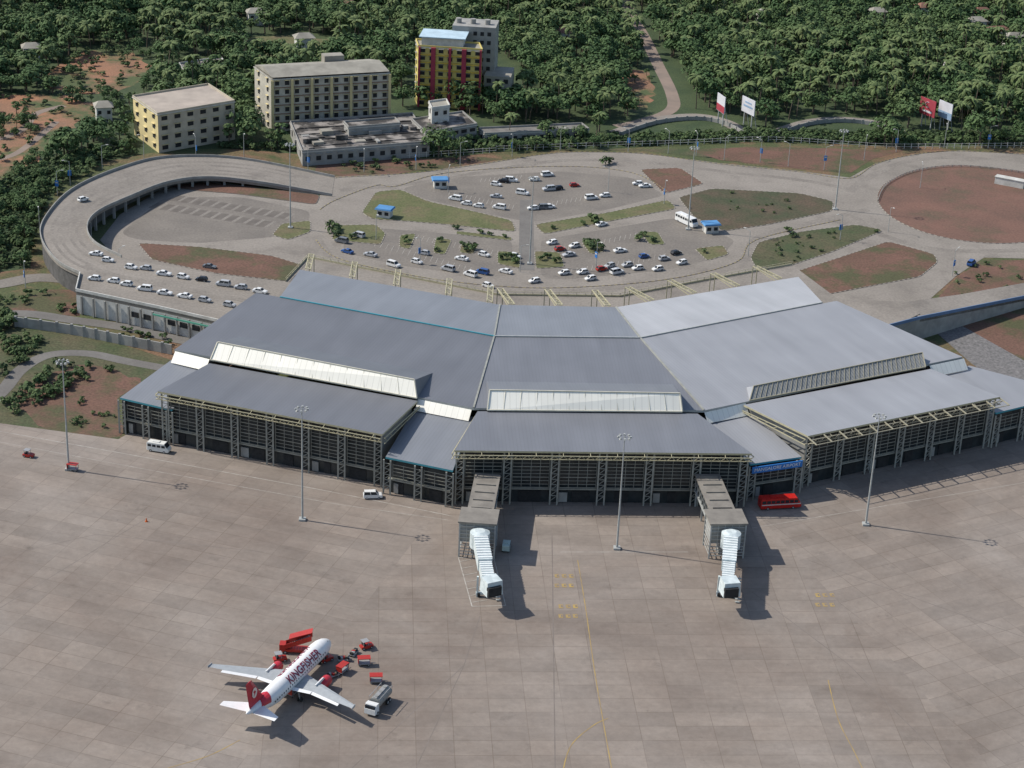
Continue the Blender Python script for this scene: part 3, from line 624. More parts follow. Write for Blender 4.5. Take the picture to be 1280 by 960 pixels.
e=MB(); e.cyl((0,0,0),(0,0,9),.13,.08,6); e.beam((0,0,8.9),(1.8,0,9.5),.1); e.make('pole',M_steel,sl)
e=MB(); e.box((2.1,0,9.5),(.9,.35,.18)); e.make('lamp_head',M_wallw,sl)
sb=thing('street_lamp','street lamp carrying a small blue advertising panel','street lamp',group='street lamps beside the access road')
e=MB(); e.cyl((0,0,0),(0,0,9),.13,.08,6); e.beam((0,0,8.9),(1.8,0,9.5),.1); e.make('pole',M_steel,sb)
e=MB(); e.box((2.1,0,9.5),(.9,.35,.18)); e.make('lamp_head',M_wallw,sb)
e=MB(); e.box((0,-.25,4.6),(1.2,.12,2.0),0,0); e.box((0,-.33,5.0),(.8,.05,.5),0,1); e.make('panel',[M_blue,M_wallw],sb)
f1=f2=True
for k,(x,y) in enumerate(((128,212),(72,245),(50,290),(88,232),(180,198),(245,200),(305,196),(385,215),(455,215),(520,212),(575,207),(640,196),(700,188),(785,190),(835,192),(870,195),(905,200),(950,203),(985,208),(1030,212),(1080,200),(1120,190),(1180,185),(1235,185),(1150,235),(1190,345),(1110,290),(1050,300),(935,320),(525,330),(650,340),(745,335),(470,300),(560,240),(760,240),(830,255),(150,345),(32,360))):
    p=P(x,y); s=sb if k%2 else sl
    if s is sb and f1: sb.location=p; f1=False; continue
    if s is sl and f2: sl.location=p; f2=False; continue
    copy_thing(s,p,random.uniform(-3,3))
# ================= VEHICLES =================
COLS={'white':(.72,.72,.7),'silver':(.42,.43,.44),'black':(.025,.025,.03),'red':(.35,.03,.02),'blue':(.04,.10,.28),'beige':(.45,.4,.3),'grey':(.16,.17,.18)}
CM={k:paint('car_paint_'+k,v,.25) for k,v in COLS.items()}
def sect(x,hw,z0,z1): return [(x,-hw,z0),(x,hw,z0),(x,hw*.97,z1),(x,-hw*.97,z1)]
def wheels(r,xs,hw,R,w=.22):
    for x in xs:
        for s in (-1,1):
            e=MB(); e.cyl((x,s*(hw-w),R),(x,s*hw,R),R,R,12,0); e.cyl((x,s*(hw-.02),R),(x,s*(hw+.02),R),R*.55,R*.55,10,1); e.make('wheel',[M_tyre,M_rim],r)
def car(kind,col,label):
    r=thing('parked_car',label,'car',group='parked cars'); cm=CM[col]
    if kind=='hatch': L=3.7;W=1.6;H=1.5;st=[(-.5,.72,.35,.85),(-.47,.82,.28,.95),(-.25,.84,.26,.97),(.22,.84,.26,.95),(.44,.8,.28,.82),(.5,.68,.35,.66)];cab=(-.46,.24,-.36,.1)
    elif kind=='sedan': L=4.4;W=1.7;H=1.45;st=[(-.5,.72,.38,.8),(-.47,.82,.28,.93),(-.25,.84,.26,.95),(.2,.84,.26,.93),(.44,.8,.28,.8),(.5,.68,.35,.64)];cab=(-.32,.22,-.2,.08)
    else: L=4.5;W=1.8;H=1.85;st=[(-.5,.76,.4,1.05),(-.48,.86,.35,1.12),(-.25,.87,.33,1.12),(.22,.87,.33,1.1),(.45,.84,.35,.98),(.5,.74,.42,.8)];cab=(-.47,.26,-.44,.15)
    e=MB(); e.loft([sect(x*L,hw*W/1.68,a,b_) for x,hw,a,b_ in st])
    x0,x1,t0,t1=[c*L for c in cab]; hb=.78*W/1.68; ht=.62*W/1.68; zb=st[2][3]-.02
    e.hexa([(t0,-ht,H-.05),(t1,-ht,H-.05),(t1,ht,H-.05),(t0,ht,H-.05),(t0+.08,-ht*.9,H),(t1-.1,-ht*.9,H),(t1-.1,ht*.9,H),(t0+.08,ht*.9,H)])
    for s in (-1,1):
        for xa,xb in ((x0,t0),(x1,t1),((x0+x1)/2,(t0+t1)/2)): e.beam((xa,s*hb,zb),(xb,s*ht,H-.03),.09)
    o=e.make('body',cm,r)
    e=MB(); e.hexa([(x0,-hb,zb),(x1,-hb,zb),(x1,hb,zb),(x0,hb,zb),(t0,-ht,H-.05),(t1,-ht,H-.05),(t1,ht,H-.05),(t0,ht,H-.05)]); e.make('windows',M_cg,r)
    wheels(r,(-.31*L,.31*L),.86*W/1.68,.31)
    for s in (-1,1): e=MB(); e.box((L*.485,s*.55*W/1.68,.68),(.14,.32,.16)); e.make('headlight',M_lamp,r)
    return r
cache={}
def put_car(x,y,kind,col,deg,z=0.02,where='in the car park'):
    p=P(x,y,z); kn={'hatch':'hatchback','sedan':'saloon car','suv':'tall estate car'}[kind]; lab=f'{col} {kn} parked {where}'
    key=(kind,col)
    if key not in cache: cache[key]=r=car(kind,col,lab); r.location=p; r.rotation_euler=(0,0,rad(deg)); return
    copy_thing(cache[key],p,rad(deg),1.05,lab)
KS=['hatch','sedan','suv','hatch']; CS=['white','white','silver','white','white','silver','white','grey','white','white','silver','white','black','white','blue','grey','white','red']
rr=random.Random(3)
for x,y in ((120,319),(135,327),(164,336),(182,337),(205,344),(229,348),(252,351),(279,357),(301,361),(325,366),(118,350),(142,353),(158,357),(181,363),(206,368),(231,372),(256,377),(287,383)):
    put_car(x,y,rr.choice(KS),'black' if (x,y)==(252,351) else rr.choice(['white','white','white','silver']),rr.choice((-14,166))+rr.uniform(-5,5),7.02,'on the elevated forecourt')
put_car(104,251,'hatch','white',50,6.1,'on the curved ramp'); put_car(262,335,'sedan','grey',-14)
for x,y in ((620,232),(629,228),(639,227),(653,243),(668,226),(684,220),(686,238),(697,237),(718,233),(739,249),(756,246),(797,231),(806,234),(569,250),(583,256),(598,259),(620,247),(624,261),(666,262),(677,261),(687,260),
            (427,303),(463,320),(434,316),(521,329),(577,325),(605,320),(603,342),(588,345),(610,359),(700,313),(718,309),(711,320),(752,282),(775,315),(784,333),(797,337),(830,325),(822,338),(752,338),(771,342),(728,342),(738,350),(644,322),(762,334),(690,305),(560,338),(668,353),(492,333),(845,318),(852,330),(705,343),(530,318),(805,322),(448,296),(632,341)):
    up=y<265
    a=(-14 if x<655 else 16) if up else (-28 if x<655 else 34)
    put_car(x,y,rr.choice(KS),rr.choice(CS),a+rr.choice((0,180))+rr.uniform(-7,7))
put_car(1214,331,'suv','blue',60,.01,'beside the outer road'); put_car(466,622,'suv','white',8,.0,'on the apron near the terminal')
def van(loc,deg,label,L=5.6,W=2.0,H=2.5,col=(.7,.7,.66),stripe=None,name='van',cat='van'):
    r=thing(name,label,cat); e=MB(); hw=W/2
    e.loft([sect(-L/2,hw*.95,.5,H*.92),sect(-L/2+.2,hw,.4,H),sect(L/2-1.2,hw,.4,H),sect(L/2-.45,hw,.4,H*.58+.1),sect(L/2,hw*.92,.5,H*.45)])
    e.box((-L*.1,0,H+.08),(L*.3,W*.5,.2))
    e.make('body',paint('van_paint_%.2f'%col[0]+name,col,.3),r)
    e=MB()
    for s in (-1,1):
        n=int(L/1.3)
        for i in range(n): e.box((-L/2+.8+i*(L-2.2)/max(1,n-1),s*hw,H*.72),(.95,.06,H*.25))
    e.hexa([(L/2-1.15,-hw*.9,H*.92),(L/2-1.15,hw*.9,H*.92),(L/2-.52,hw*.88,H*.62),(L/2-.52,-hw*.88,H*.62),(L/2-1.08,-hw*.9,H*.98),(L/2-1.08,hw*.9,H*.98),(L/2-.4,hw*.88,H*.64),(L/2-.4,-hw*.88,H*.64)])
    e.make('windows',M_cg,r)
    if stripe: e=MB(); e.box((0,0,H*.48),(L*.96,W+.06,.25)); e.make('stripe',stripe,r)
    wheels(r,(-.32*L,.3*L),hw,.38); r.location=loc; r.rotation_euler=(0,0,rad(deg)); return r
van(P(199,564),-14,'white minibus with dark windows parked on the apron',6,2.1,2.6)
van(P(858,280),-55,'white coach standing in the car park road',10,2.5,3.1,(.74,.74,.72),name='bus',cat='bus')
van(P(974,634,),12,'long red airport bus parked beside the terminal wall',10.5,2.6,3.0,(.5,.02,.015),M_wallw,name='bus',cat='bus')
van(P(633,686),85,'small pale green apron van beneath the boarding bridge',4.2,1.8,1.9,(.45,.55,.52))
M_rp=paint('equipment_red',(.40,.035,.025)); M_gp=paint('equipment_grey',(.3,.3,.3)); M_wp=paint('equipment_white',(.72,.72,.7))
def tug(loc,deg,label):
    r=thing('baggage_tug',label,'baggage tug'); e=MB(); e.loft([sect(-1.4,.7,.35,.8),sect(-.6,.75,.3,.85),sect(.5,.75,.3,1.0),sect(1.4,.65,.35,.85)]); e.make('body',M_rp,r)
    e=MB(); 
    for x in (-.9,.2):
        for s in (-.6,.6): e.beam((x,s,.8),(x,s,1.9),.08)
    e.box((-.35,0,1.95),(1.5,1.5,.1)); e.make('canopy',M_gp,r); e=MB(); e.box((-.6,0,1.05),(.5,1.1,.5)); e.make('seat',M_tyre,r)
    wheels(r,(-.9,.9),.75,.32); r.location=loc; r.rotation_euler=(0,0,rad(deg)); return r
def cart(loc,deg,label,red=True):
    r=thing('baggage_cart',label,'baggage cart'); e=MB(); e.box((0,0,.55),(2.6,1.5,.15)); e.beam((1.3,0,.5),(2.4,0,.4),.08); e.make('bed',M_gp,r)
    e=MB(); 
    for x in (-1.2,1.2):
        for s in (-.7,.7): e.beam((x,s,.6),(x,s,1.8),.08)
    e.box((0,0,1.85),(2.7,1.6,.12)); e.box((-1.25,0,1.2),(.08,1.4,1.1)); e.make('cover',M_rp if red else M_wp,r)
    wheels(r,(-.9,.9),.7,.25,.15); r.location=loc; r.rotation_euler=(0,0,rad(deg)); return r
def load(loc,deg,label):
    r=thing('luggage_dolly',label,'luggage dolly'); e=MB(); e.box((0,0,.45),(2.6,1.4,.12)); e.beam((1.3,0,.4),(2.2,0,.3),.07); e.make('bed',M_gp,r)
    g=random.Random(int(loc.x*10))
    for k in range(5): e=MB(); e.box((-1+k*.48,g.uniform(-.3,.3),.51+.25),(.42,.75,.5),g.uniform(-.3,.3)); e.make('suitcase',[M_tyre,M_gp,M_rp,M_bark,M_cg][k],r)
    wheels(r,(-.9,.9),.65,.2,.12); r.location=loc; r.rotation_euler=(0,0,rad(deg))
tug(P(36,571),-15,'small red baggage tug alone on the apron'); cart(P(91,588),-10,'low red equipment cart at the foot of the mast')
tug(P(458,810),30,'red baggage tug near the aircraft nose'); cart(P(455,831),10,'red baggage cart beside the parked airliner'); cart(P(470,853),5,'red baggage cart near the fuel tanker')
cart(P(428,840),60,'red baggage cart under the aircraft wing'); tug(P(408,826),40,'red tug beside the fuselage'); cart(P(366,868),60,'red loading cart under the rear fuselage'); tug(P(350,826),20,'red ground vehicle beside the wing root')
load(P(416,846),40,'dolly loaded with suitcases under the wing'); load(P(430,826),15,'dolly loaded with suitcases beside the forward hold'); load(P(442,818),70,'dolly loaded with suitcases near the aircraft nose')
def stairs(loc,deg,label):
    r=thing('passenger_stairs',label,'aircraft stairs'); e=MB(); e.box((0,0,.8),(6.5,2.0,.5)); e.box((-2.6,0,1.5),(1.3,1.9,1.3)); e.make('chassis',M_rp,r)
    e=MB(); n=14
    for i in range(n): e.box((-2+i*.38,0,1.2+i*.2),(.4,1.5,.12))
    e.make('steps',M_gp,r); e=MB()
    for s in (-.85,.85): e.hexa([(-2.2,s-.04,1.1),(3.6,s-.04,3.4),(3.6,s+.04,3.4),(-2.2,s+.04,1.1),(-2.2,s-.04,2.2),(3.6,s-.04,4.6),(3.6,s+.04,4.6),(-2.2,s+.04,2.2)])
    e.hexa([(-1.2,-1,3.7),(3.7,-1,5.4),(3.7,1,5.4),(-1.2,1,3.7),(-1.2,-1,3.8),(3.7,-1,5.5),(3.7,1,5.5),(-1.2,1,3.8)])
    e.make('side_panel',M_rp,r); wheels(r,(-2,2),1.0,.4); r.location=loc; r.rotation_euler=(0,0,rad(deg)); return r
stairs(P(369,815),0,'red passenger stair truck docked by the forward door')
r=thing('fuel_tanker','white fuel tanker truck parked behind the aircraft wing','fuel truck'); 
e=MB(); e.loft([sect(2.4,1.15,.6,2.5),sect(3.6,1.15,.6,2.6),sect(4.3,1.1,.6,1.7)]); e.make('cab',M_wp,r)
e=MB(); e.cyl((-4,0,1.9),(2.0,0,1.9),1.15,1.15,16); 
for x in (-3,-1,1): e.cyl((x,0,3.0),(x,0,3.2),.4,.4,10)
e.make('tank',paint('tank_metal',(.26,.26,.24)),r)
e=MB(); e.box((0,0,.8),(8.2,1.0,.3)); e.box((-1,0,3.08),(5.6,.7,.08))
for s in (-1.1,1.1): e.beam((-4,s,3.2),(2,s,3.2),.08); [e.beam((x,s,1.9),(x,s,3.2),.06) for x in (-4,-2,0,2)]
e.make('chassis',M_gp,r); e=MB(); e.box((4.0,0,2.05),(.5,2.0,.7)); e.make('windscreen',M_cg,r); wheels(r,(-3,-1.9,3.1),1.2,.5,.35)
r.location=P(473,884); r.rotation_euler=(0,0,rad(248)); r.scale=(.92,1.1,1.05)
r=MB(); r.box((0,0,.04),(.6,.6,.08)); r.cyl((0,0,.08),(0,0,1.0),.25,.05,10); o=r.make('traffic_cone',paint('cone_orange',(.6,.12,.02))); o.location=P(183,652); tag(o,'small orange traffic cone standing on the apron','traffic cone')
# ================= AIRCRAFT =================
AC=thing('airliner','white twin-engine jet airliner with red tail parked on the apron','airplane')
M_aw=paint('aircraft_white',(.74,.74,.73),.3,0,.92); M_ar=paint('aircraft_red',(.50,.035,.05),.3); M_ag=paint('wing_grey',(.36,.38,.39),.4)
NZ=3.45
prof=[(16.9,.05,-.45),(16.5,.55,-.4),(15.7,1.05,-.25),(14.5,1.55,-.1),(13,1.87,-.02),(11.5,1.98,0),(4,1.98,0),(-4,1.98,0),(-7,1.95,.05),(-9.5,1.72,.28),(-12,1.3,.65),(-14.5,.8,1.05),(-16.3,.4,1.35),(-16.9,.15,1.45)]
def ring(x,r_,dz,n=28): return [(x,r_*cos(2*math.pi*i/n),NZ+dz+r_*sin(2*math.pi*i/n)) for i in range(n)]
e=MB(); e.loft([ring(*p) for p in prof]); e.make('fuselage',M_aw,AC,smooth=True)
e=MB()
def RR(x): return np.interp(-x,[-q[0] for q in prof],[q[1] for q in prof]),np.interp(-x,[-q[0] for q in prof],[q[2] for q in prof])
for s in (-1,1):
    pts=list(np.linspace(-13.2,-10.2,6))
    for a,c in zip(pts[:-1],pts[1:]):
        for t in range(4):
            t0=rad(10+t*20);t1=rad(10+(t+1)*20); q=[]
            for (x,tt) in ((a,t0),(c,t0),(c,t1),(a,t1)):
                xx=x+tt*.8; rr_,dz=RR(xx); q.append((xx,s*(rr_+.05)*cos(tt),NZ+dz+(rr_+.05)*sin(tt)))
            e.poly(q)
e.make('tail_livery',M_ar,AC,fixn=False)
def wing(s,name):
    e=MB(); prof_w=[(1.5,4.4,-1.4,6.0,.75,-1.0),(6.0,2.2,-1.6,3.9,.5,-.7),(16.6,-2.9,-4.2,1.4,.2,.25)]
    rings=[]
    for y,xl,xt,ch,th,z in prof_w:
        zc=NZ+z; rings.append([(xl,s*y,zc),(xl-(xl-xt)*.3,s*y,zc+th/2),(xt,s*y,zc),(xl-(xl-xt)*.35,s*y,zc-th/2)])
    e.loft(rings); e.beam((-2.9,s*16.6,NZ+.25),(-4.3,s*16.7,NZ+.25),.1,.6); e.make(name,M_ag,AC)
    e=MB(); e.poly([(-1.8,s*6.2,NZ-.3),(-1.75,s*1.9,NZ-.5),(-2.8,s*1.9,NZ-.65),(-2.6,s*6.2,NZ-.45)]); e.poly([(-1.85,s*6.4,NZ-.28),(-3.85,s*13.5,NZ+.2),(-4.6,s*13.5,NZ+.1),(-2.7,s*6.4,NZ-.4)]); e.make('flap',M_aw,AC,fixn=False)
    n=18; ex,ey,ez=3.4,s*5.75,NZ-1.75
    def rg(x,r_): return [(ex+x,ey+r_*cos(2*math.pi*i/n),ez+r_*sin(2*math.pi*i/n)) for i in range(n)]
    e=MB(); e.loft([rg(2.3,.75),rg(2.45,.95),rg(2.0,1.12),rg(.5,1.15),rg(-1.2,.95),rg(-2.2,.6)],0,True); e.make('engine',M_ar,AC,smooth=True)
    e=MB(); e.cyl((ex+2.3,ey,ez),(ex+2.47,ey,ez),.8,.8,18); e.make('engine_intake',M_black,AC)
    e=MB(); e.hexa([(ex+1,ey-.15,ez+.9),(ex-2.6,ey-.15,ez+.9),(ex-2.6,ey+.15,ez+.9),(ex+1,ey+.15,ez+.9),(ex+.2,ey-.12,ez+1.6),(ex-3,ey-.12,ez+1.6),(ex-3,ey+.12,ez+1.6),(ex+.2,ey+.12,ez+1.6)]); e.make('pylon',M_aw,AC)
    e=MB(); e.loft([[(-12.0,s*.6,NZ+1.0),(-13.4,s*.6,NZ+1.2),(-15.6,s*.6,NZ+1.0),(-13.4,s*.6,NZ+.8)],[(-15.2,s*6.2,NZ+1.6),(-15.7,s*6.2,NZ+1.66),(-16.8,s*6.2,NZ+1.6),(-15.7,s*6.2,NZ+1.54)]]); e.make('tailplane',M_aw,AC)
for s in (-1,1): wing(s,'wing')
e=MB(); e.loft([[(-9.6,0,NZ+1.6),(-11.5,.18,NZ+1.6),(-15.6,0,NZ+1.6),(-11.5,-.18,NZ+1.6)],[(-10.8,0,NZ+2.4),(-12.2,.16,NZ+2.4),(-15.9,0,NZ+2.4),(-12.2,-.16,NZ+2.4)],[(-14.9,0,NZ+8.1),(-15.5,.07,NZ+8.1),(-17.0,0,NZ+8.1),(-15.5,-.07,NZ+8.1)]]); e.make('tail_fin',M_ar,AC)
e=MB()
for s in (-1,1):
    c=Vector((-14.0,s*.2,NZ+4.7)); e.poly([c+Vector((.9*cos(t)*1.05-.1*sin(t),0,1.2*sin(t))) for t in [i*math.pi/8 for i in range(16)]],0)
e.make('tail_emblem',mat('emblem_white',(.75,.62,.55)),AC,fixn=False)
e=MB()
for s in (-1,1):
    c=Vector((-14.0,s*.215,NZ+4.7))
    e.poly([c+Vector((.5,0,.1)),c+Vector((0,0,.6)),c+Vector((-.55,0,.45)),c+Vector((-.15,0,-.1)),c+Vector((-.35,0,-.7)),c+Vector((.1,0,-.4))])
e.make('emblem_bird',M_ar,AC,fixn=False)
for s in (-1,1):
    x=-9
    while x<12:
        e=MB(); t=rad(8); e.box((x,s*1.985*cos(t),NZ+1.98*sin(t)),(.26,.05,.36)); e.make('cabin_window',M_cg,AC); x+=.85
e=MB()
e.hexa([(15.3,-.75,NZ+.45),(15.3,.75,NZ+.45),(14.2,1.1,NZ+.95),(14.2,-1.1,NZ+.95),(15.35,-.7,NZ+.62),(15.35,.7,NZ+.62),(14.25,1.0,NZ+1.3),(14.25,-1.0,NZ+1.3)]); e.make('cockpit_window',M_cg,AC)
me=text_mesh('KINGFISHER',2.55,0.0,.05)
bm=bmesh.new(); bm.from_mesh(me)
for yy in np.linspace(-1.5,1.5,16): bmesh.ops.bisect_plane(bm,geom=bm.verts[:]+bm.edges[:]+bm.faces[:],plane_co=(0,yy,0),plane_no=(0,1,0))
for s in (-1,1):
    b2=bm.copy()
    for v in b2.verts:
        t=rad(43)+v.co.y/2.02; x=v.co.x*.92; v.co=Vector((3.4+(x if s<0 else -x),s*2.04*cos(t),NZ+2.04*sin(t)))
    m2=bpy.data.meshes.new('airline_lettering'); b2.to_mesh(m2); b2.free(); m2.materials.append(paint('letter_maroon',(.22,.02,.05)))
    o=bpy.data.objects.new('airline_lettering',m2); COL.objects.link(o); o.parent=AC
bm.free()
for x,y in ((12.2,0),(-1.8,-3.4),(-1.8,3.4)):
    e=MB(); e.beam((x,y,.5),(x,y*.9,NZ-1.2),.22); 
    for s in (-.3,.3): e.cyl((x,y+s-.12,.5),(x,y+s+.12,.5),.5,.5,12,1)
    e.make('landing_gear',[M_gp,M_tyre],AC)
n0=P(412,799,NZ); n1=P(311,889,5); dd=(n0-n1); ang=math.atan2(dd.y,dd.x)
AC.rotation_euler=(0,0,ang); c=Vector((n0.x,n0.y,0))-Vector((cos(ang),sin(ang),0))*16.9; AC.location=(c.x,c.y,0)
# ================= BACKGROUND BUILDINGS =================
def bldg(name,label,cat,px,h,floors,bays,mw,mr,side_b=2,mw2=None,win=(1.5,1.5),ledge=True,par=.7,ms=None):
    Lc,Fc,Rc=[P(a[0],a[1],h) for a in px]; Bc=Lc+Rc-Fc
    r=thing(name,label,cat,(Fc.x,Fc.y,0)); pts=[Lc,Fc,Rc,Bc]
    e=MB(); k=0; z1=h-.3
    for i,(a,c) in enumerate(zip(pts,pts[1:]+pts[:1])): e.poly([(a.x,a.y,0),(c.x,c.y,0),(c.x,c.y,z1),(a.x,a.y,z1)],1 if i==0 else 0)
    e.poly([(p.x,p.y,z1) for p in pts]); e.make('wall',[mw,ms or mw],r)
    e=MB(); e.slab([Vector((p.x,p.y,h)) for p in [q+(q-(Fc+Bc)/2).normalized()*.4 for q in pts]],.295,1,0); e.make('roof',[mr,M_wallw],r)
    if par>0:
        e=MB(); 
        for a,c in zip(pts,pts[1:]+pts[:1]): e.beam(Vector((a.x,a.y,h+par/2)),Vector((c.x,c.y,h+par/2)),.3,par)
        e.make('parapet',mw,r)
    fh=h/floors; cnt=0
    for a,c,nb in ((Fc,Rc,bays),(Lc,Fc,side_b)):
        d=(c-a);L=d.length;d.normalize();nn=Vector((d.y,-d.x,0)); rz=math.atan2(d.y,d.x)
        for f in range(floors):
            for k in range(nb):
                if cnt>=98: break
                q=a+d*(L*(k+.5)/nb); z=fh*f+fh*.5; e=MB()
                e.box((q.x+nn.x*.05,q.y+nn.y*.05,z),(min(win[0],L/nb*.7),.2,min(win[1],fh*.6)),rz,0)
                if ledge: e.box((q.x+nn.x*.4,q.y+nn.y*.4,z+fh*.32),(min(win[0],L/nb*.7)+.5,.7,.12),rz,1)
                e.make('window',[M_black,mw2 or mw],r); cnt+=1
    return r,pts
M_bw=mat('plaster_cream',(.48,.43,.33),(.36,.32,.25),scale=.2,detail=8); M_by=mat('plaster_yellow',(.62,.52,.27),(.5,.42,.22),scale=.2)
M_rc=mat('roof_beige',(.42,.36,.30),(.31,.265,.225),scale=.15,detail=8); M_rg=mat('roof_grey_old',(.33,.31,.26),(.23,.215,.18),scale=.2,detail=8)
M_rs=mat('roof_stained',(.27,.245,.22),(.05,.046,.042),scale=.13,detail=10,stops=(.42,.52))
bldg('apartment_block','beige four-storey block with flat pinkish roof and sunlit yellow end wall','building',((166,121),(197,143),(293,127)),15,4,6,M_bw,M_rc,3,M_by,(2.4,1.5),ms=M_by)  # end wall gets brighter plaster so its sunlight sits in the colour
r,pts=bldg('apartment_block','long cream five-storey block with grey sheet roof','building',((318,83),(340,99),(487,91)),21,6,12,mat('plaster_pale',(.48,.45,.37),(.35,.33,.275),scale=.3,detail=8),M_rg,2,M_by,(1.6,1.7),True,0)
M_brn=mat('band_brown',(.25,.16,.11),(.2,.13,.09))
d=(pts[2]-pts[1]).normalized(); nn=Vector((d.y,-d.x,0))
for f in range(1,6): e=MB(); a=pts[1]+nn*.15; c=pts[2]+nn*.15; e.beam(Vector((a.x,a.y,f*3.5)),Vector((c.x,c.y,f*3.5)),.3,.35); e.make('floor_band',M_brn,r)
for k in range(7):
    a=pts[1].lerp(pts[2],k/6); e=MB(); e.beam(Vector((a.x,a.y,0))+nn*.5,Vector((a.x,a.y,20.5))+nn*.5,1.0,.8); e.make('pilaster',M_by,r)
q=[p+Vector((0,0,.6)) for p in pts]; m1=(q[0]+q[1])/2+Vector((0,0,2)); m2=(q[2]+q[3])/2+Vector((0,0,2)); e=MB(); e.poly([q[1],q[2],m2,m1]); e.poly([q[3],q[0],m1,m2]); e.poly([q[0],q[1],m1]); e.poly([q[2],q[3],m2]); e.make('pitched_roof',M_rg,r,fixn=False)
bk=Vector((-d.y,d.x,0)); a=pts[3]-d*16; e=MB(); e.box((a.x-bk.x*2,a.y-bk.y*2,22.8),(8,5,4),math.atan2(d.y,d.x)); e.make('stair_tower',M_rg,r)
M_br=mat('facade_red',(.34,.045,.075),(.28,.04,.06)); 
r,pts=bldg('hotel_tower','tall red and yellow hotel block with white rooftop rooms','building',((520,50),(523,58),(603,63)),25,8,7,mat('facade_yellow',(.6,.5,.16),(.5,.42,.14)),M_rg,1,M_wallg,(1.9,1.4))
d=(pts[2]-pts[1]).normalized(); nn=Vector((d.y,-d.x,0))
for k,w_ in ((0.02,.8),(.24,1.8),(.5,1.0),(.72,1.8),(.98,.8)):
    a=pts[1].lerp(pts[2],k); e=MB(); e.box((a.x+nn.x*.6,a.y+nn.y*.6,12.5),(w_,1.0,25),math.atan2(d.y,d.x)); e.make('facade_fin',M_br,r)
for f in range(1,8):
    e=MB(); a=pts[1]+nn*.45;c=pts[2]+nn*.45; e.beam(Vector((a.x,a.y,f*25/8)),Vector((c.x,c.y,f*25/8)),.8,.4); e.make('balcony_band',mat('facade_amber',(.6,.42,.08)),r)
bk=Vector((-d.y,d.x,0))
a=pts[1]+d*1; q=[a+bk*2,a+d*17+bk*2,a+d*17+bk*14,a+bk*14]; e=MB(); e.prism([(p.x,p.y) for p in q],25.02,28.5); e.prism([(p.x,p.y) for p in [q[0]-d-bk,q[1]+d-bk,q[2]+d+bk,q[3]-d+bk]],28.52,28.9,1); e.make('penthouse',[M_wallw,mat('roof_paleblue',(.45,.58,.66))],r)
a=pts[1]+d*12+bk*14.5; q=[a,a+d*18,a+d*18+bk*14,a+bk*14]; e=MB(); e.prism([(p.x,p.y) for p in q],0,31); e.make('rear_wing',M_wallg,r)
for f in range(8):
    for k in range(3): e=MB(); p=q[0].lerp(q[1],(k+3.3)/6.2)-bk*.05; e.box((p.x,p.y,3+f*3.6),(1.5,.2,1.6),math.atan2(d.y,d.x)); e.make('window',M_black,r)
for i,xx in enumerate((14,20,26)): e=MB(); p=pts[1]+d*xx+bk*20; e.cyl((p.x,p.y,31.01),(p.x,p.y,33),1.2,1.2,12); e.make('water_tank',M_wallg,r)
e=MB(); p=pts[2]+d*6+bk*14; e.box((p.x,p.y,6.5),(11,16,13),math.atan2(d.y,d.x)); e.make('annex',M_rg,r)
for f in range(3):
    for k in range(3): e=MB(); s=p+d*(-3.5+k*3.5)-bk*8.05; e.box((s.x,s.y,3+f*4),(1.8,.2,1.8),math.atan2(d.y,d.x)); e.make('window',M_black,r)
r,pts=bldg('low_building','low flat-roofed building with blackened weathered concrete roof','building',((363,153),(378,190),(537,178)),5.5,1,12,M_wallg,M_rs,3,None,(1.8,1.6))
g=random.Random(5); dv=pts[2]-pts[1]; bv=pts[0]-pts[1]; rz0=math.atan2(dv.y,dv.x)
for i in range(16):
    p=pts[1]+dv*g.uniform(.06,.94)+bv*g.uniform(.08,.55); e=MB(); sx_,sy_,h_=g.uniform(1.2,6),g.uniform(1.2,4),g.uniform(.5,1.8); e.box((p.x,p.y,5.52+h_/2),(sx_,sy_,h_),rz0+g.uniform(-.05,.05)); e.make('roof_unit',[M_wallg,M_rs,M_rg,M_black][i%4] if i%4<3 else M_rs,r)
for i in range(4):
    p=pts[1]+bv*(.15+.2*i); e=MB(); a=p+dv*.03; c=p+dv*.97; e.beam(Vector((a.x,a.y,5.7)),Vector((c.x,c.y,5.7)),.3,.35); e.make('roof_upstand',M_rs,r)
bldg('low_building','grey single-storey hall with flat stained roof beside the hedge','building',((515,150),(532,166),(596,156)),7,2,6,M_wallg,M_rs,1,None,(2.4,1.3))
bldg('low_building','small rooftop block on the weathered low building','building',((430,153),(436,160),(500,155)),8.5,1,5,M_wallg,M_rs,1)
bldg('low_building','small white block with a water tank above the low buildings','building',((536,128),(540,136),(562,133)),13,3,2,M_wallw,M_rg,1)
bldg('low_building','long low shed with flat grey roof along the hedge','building',((598,161),(606,168),(736,162)),4,1,12,M_wallg,mat('shed_roof',(.2,.19,.17),(.14,.13,.12)),1)
bldg('house','small white flat-roofed house among the trees','house',((224,80),(232,92),(285,84)),6,1,5,M_wallw,M_rs,1)
M_tile=mat('roof_tile',(.24,.12,.08),(.16,.09,.07),scale=.5)
HS=((1245,52,12),(1268,60,13),(1218,40,10),(1155,22,9),(1095,28,8),(380,62,9),(700,55,8),(40,75,8),(955,30,8),(430,18,10),(1190,95,8),(130,150,7),(1225,28,9),(320,30,9))
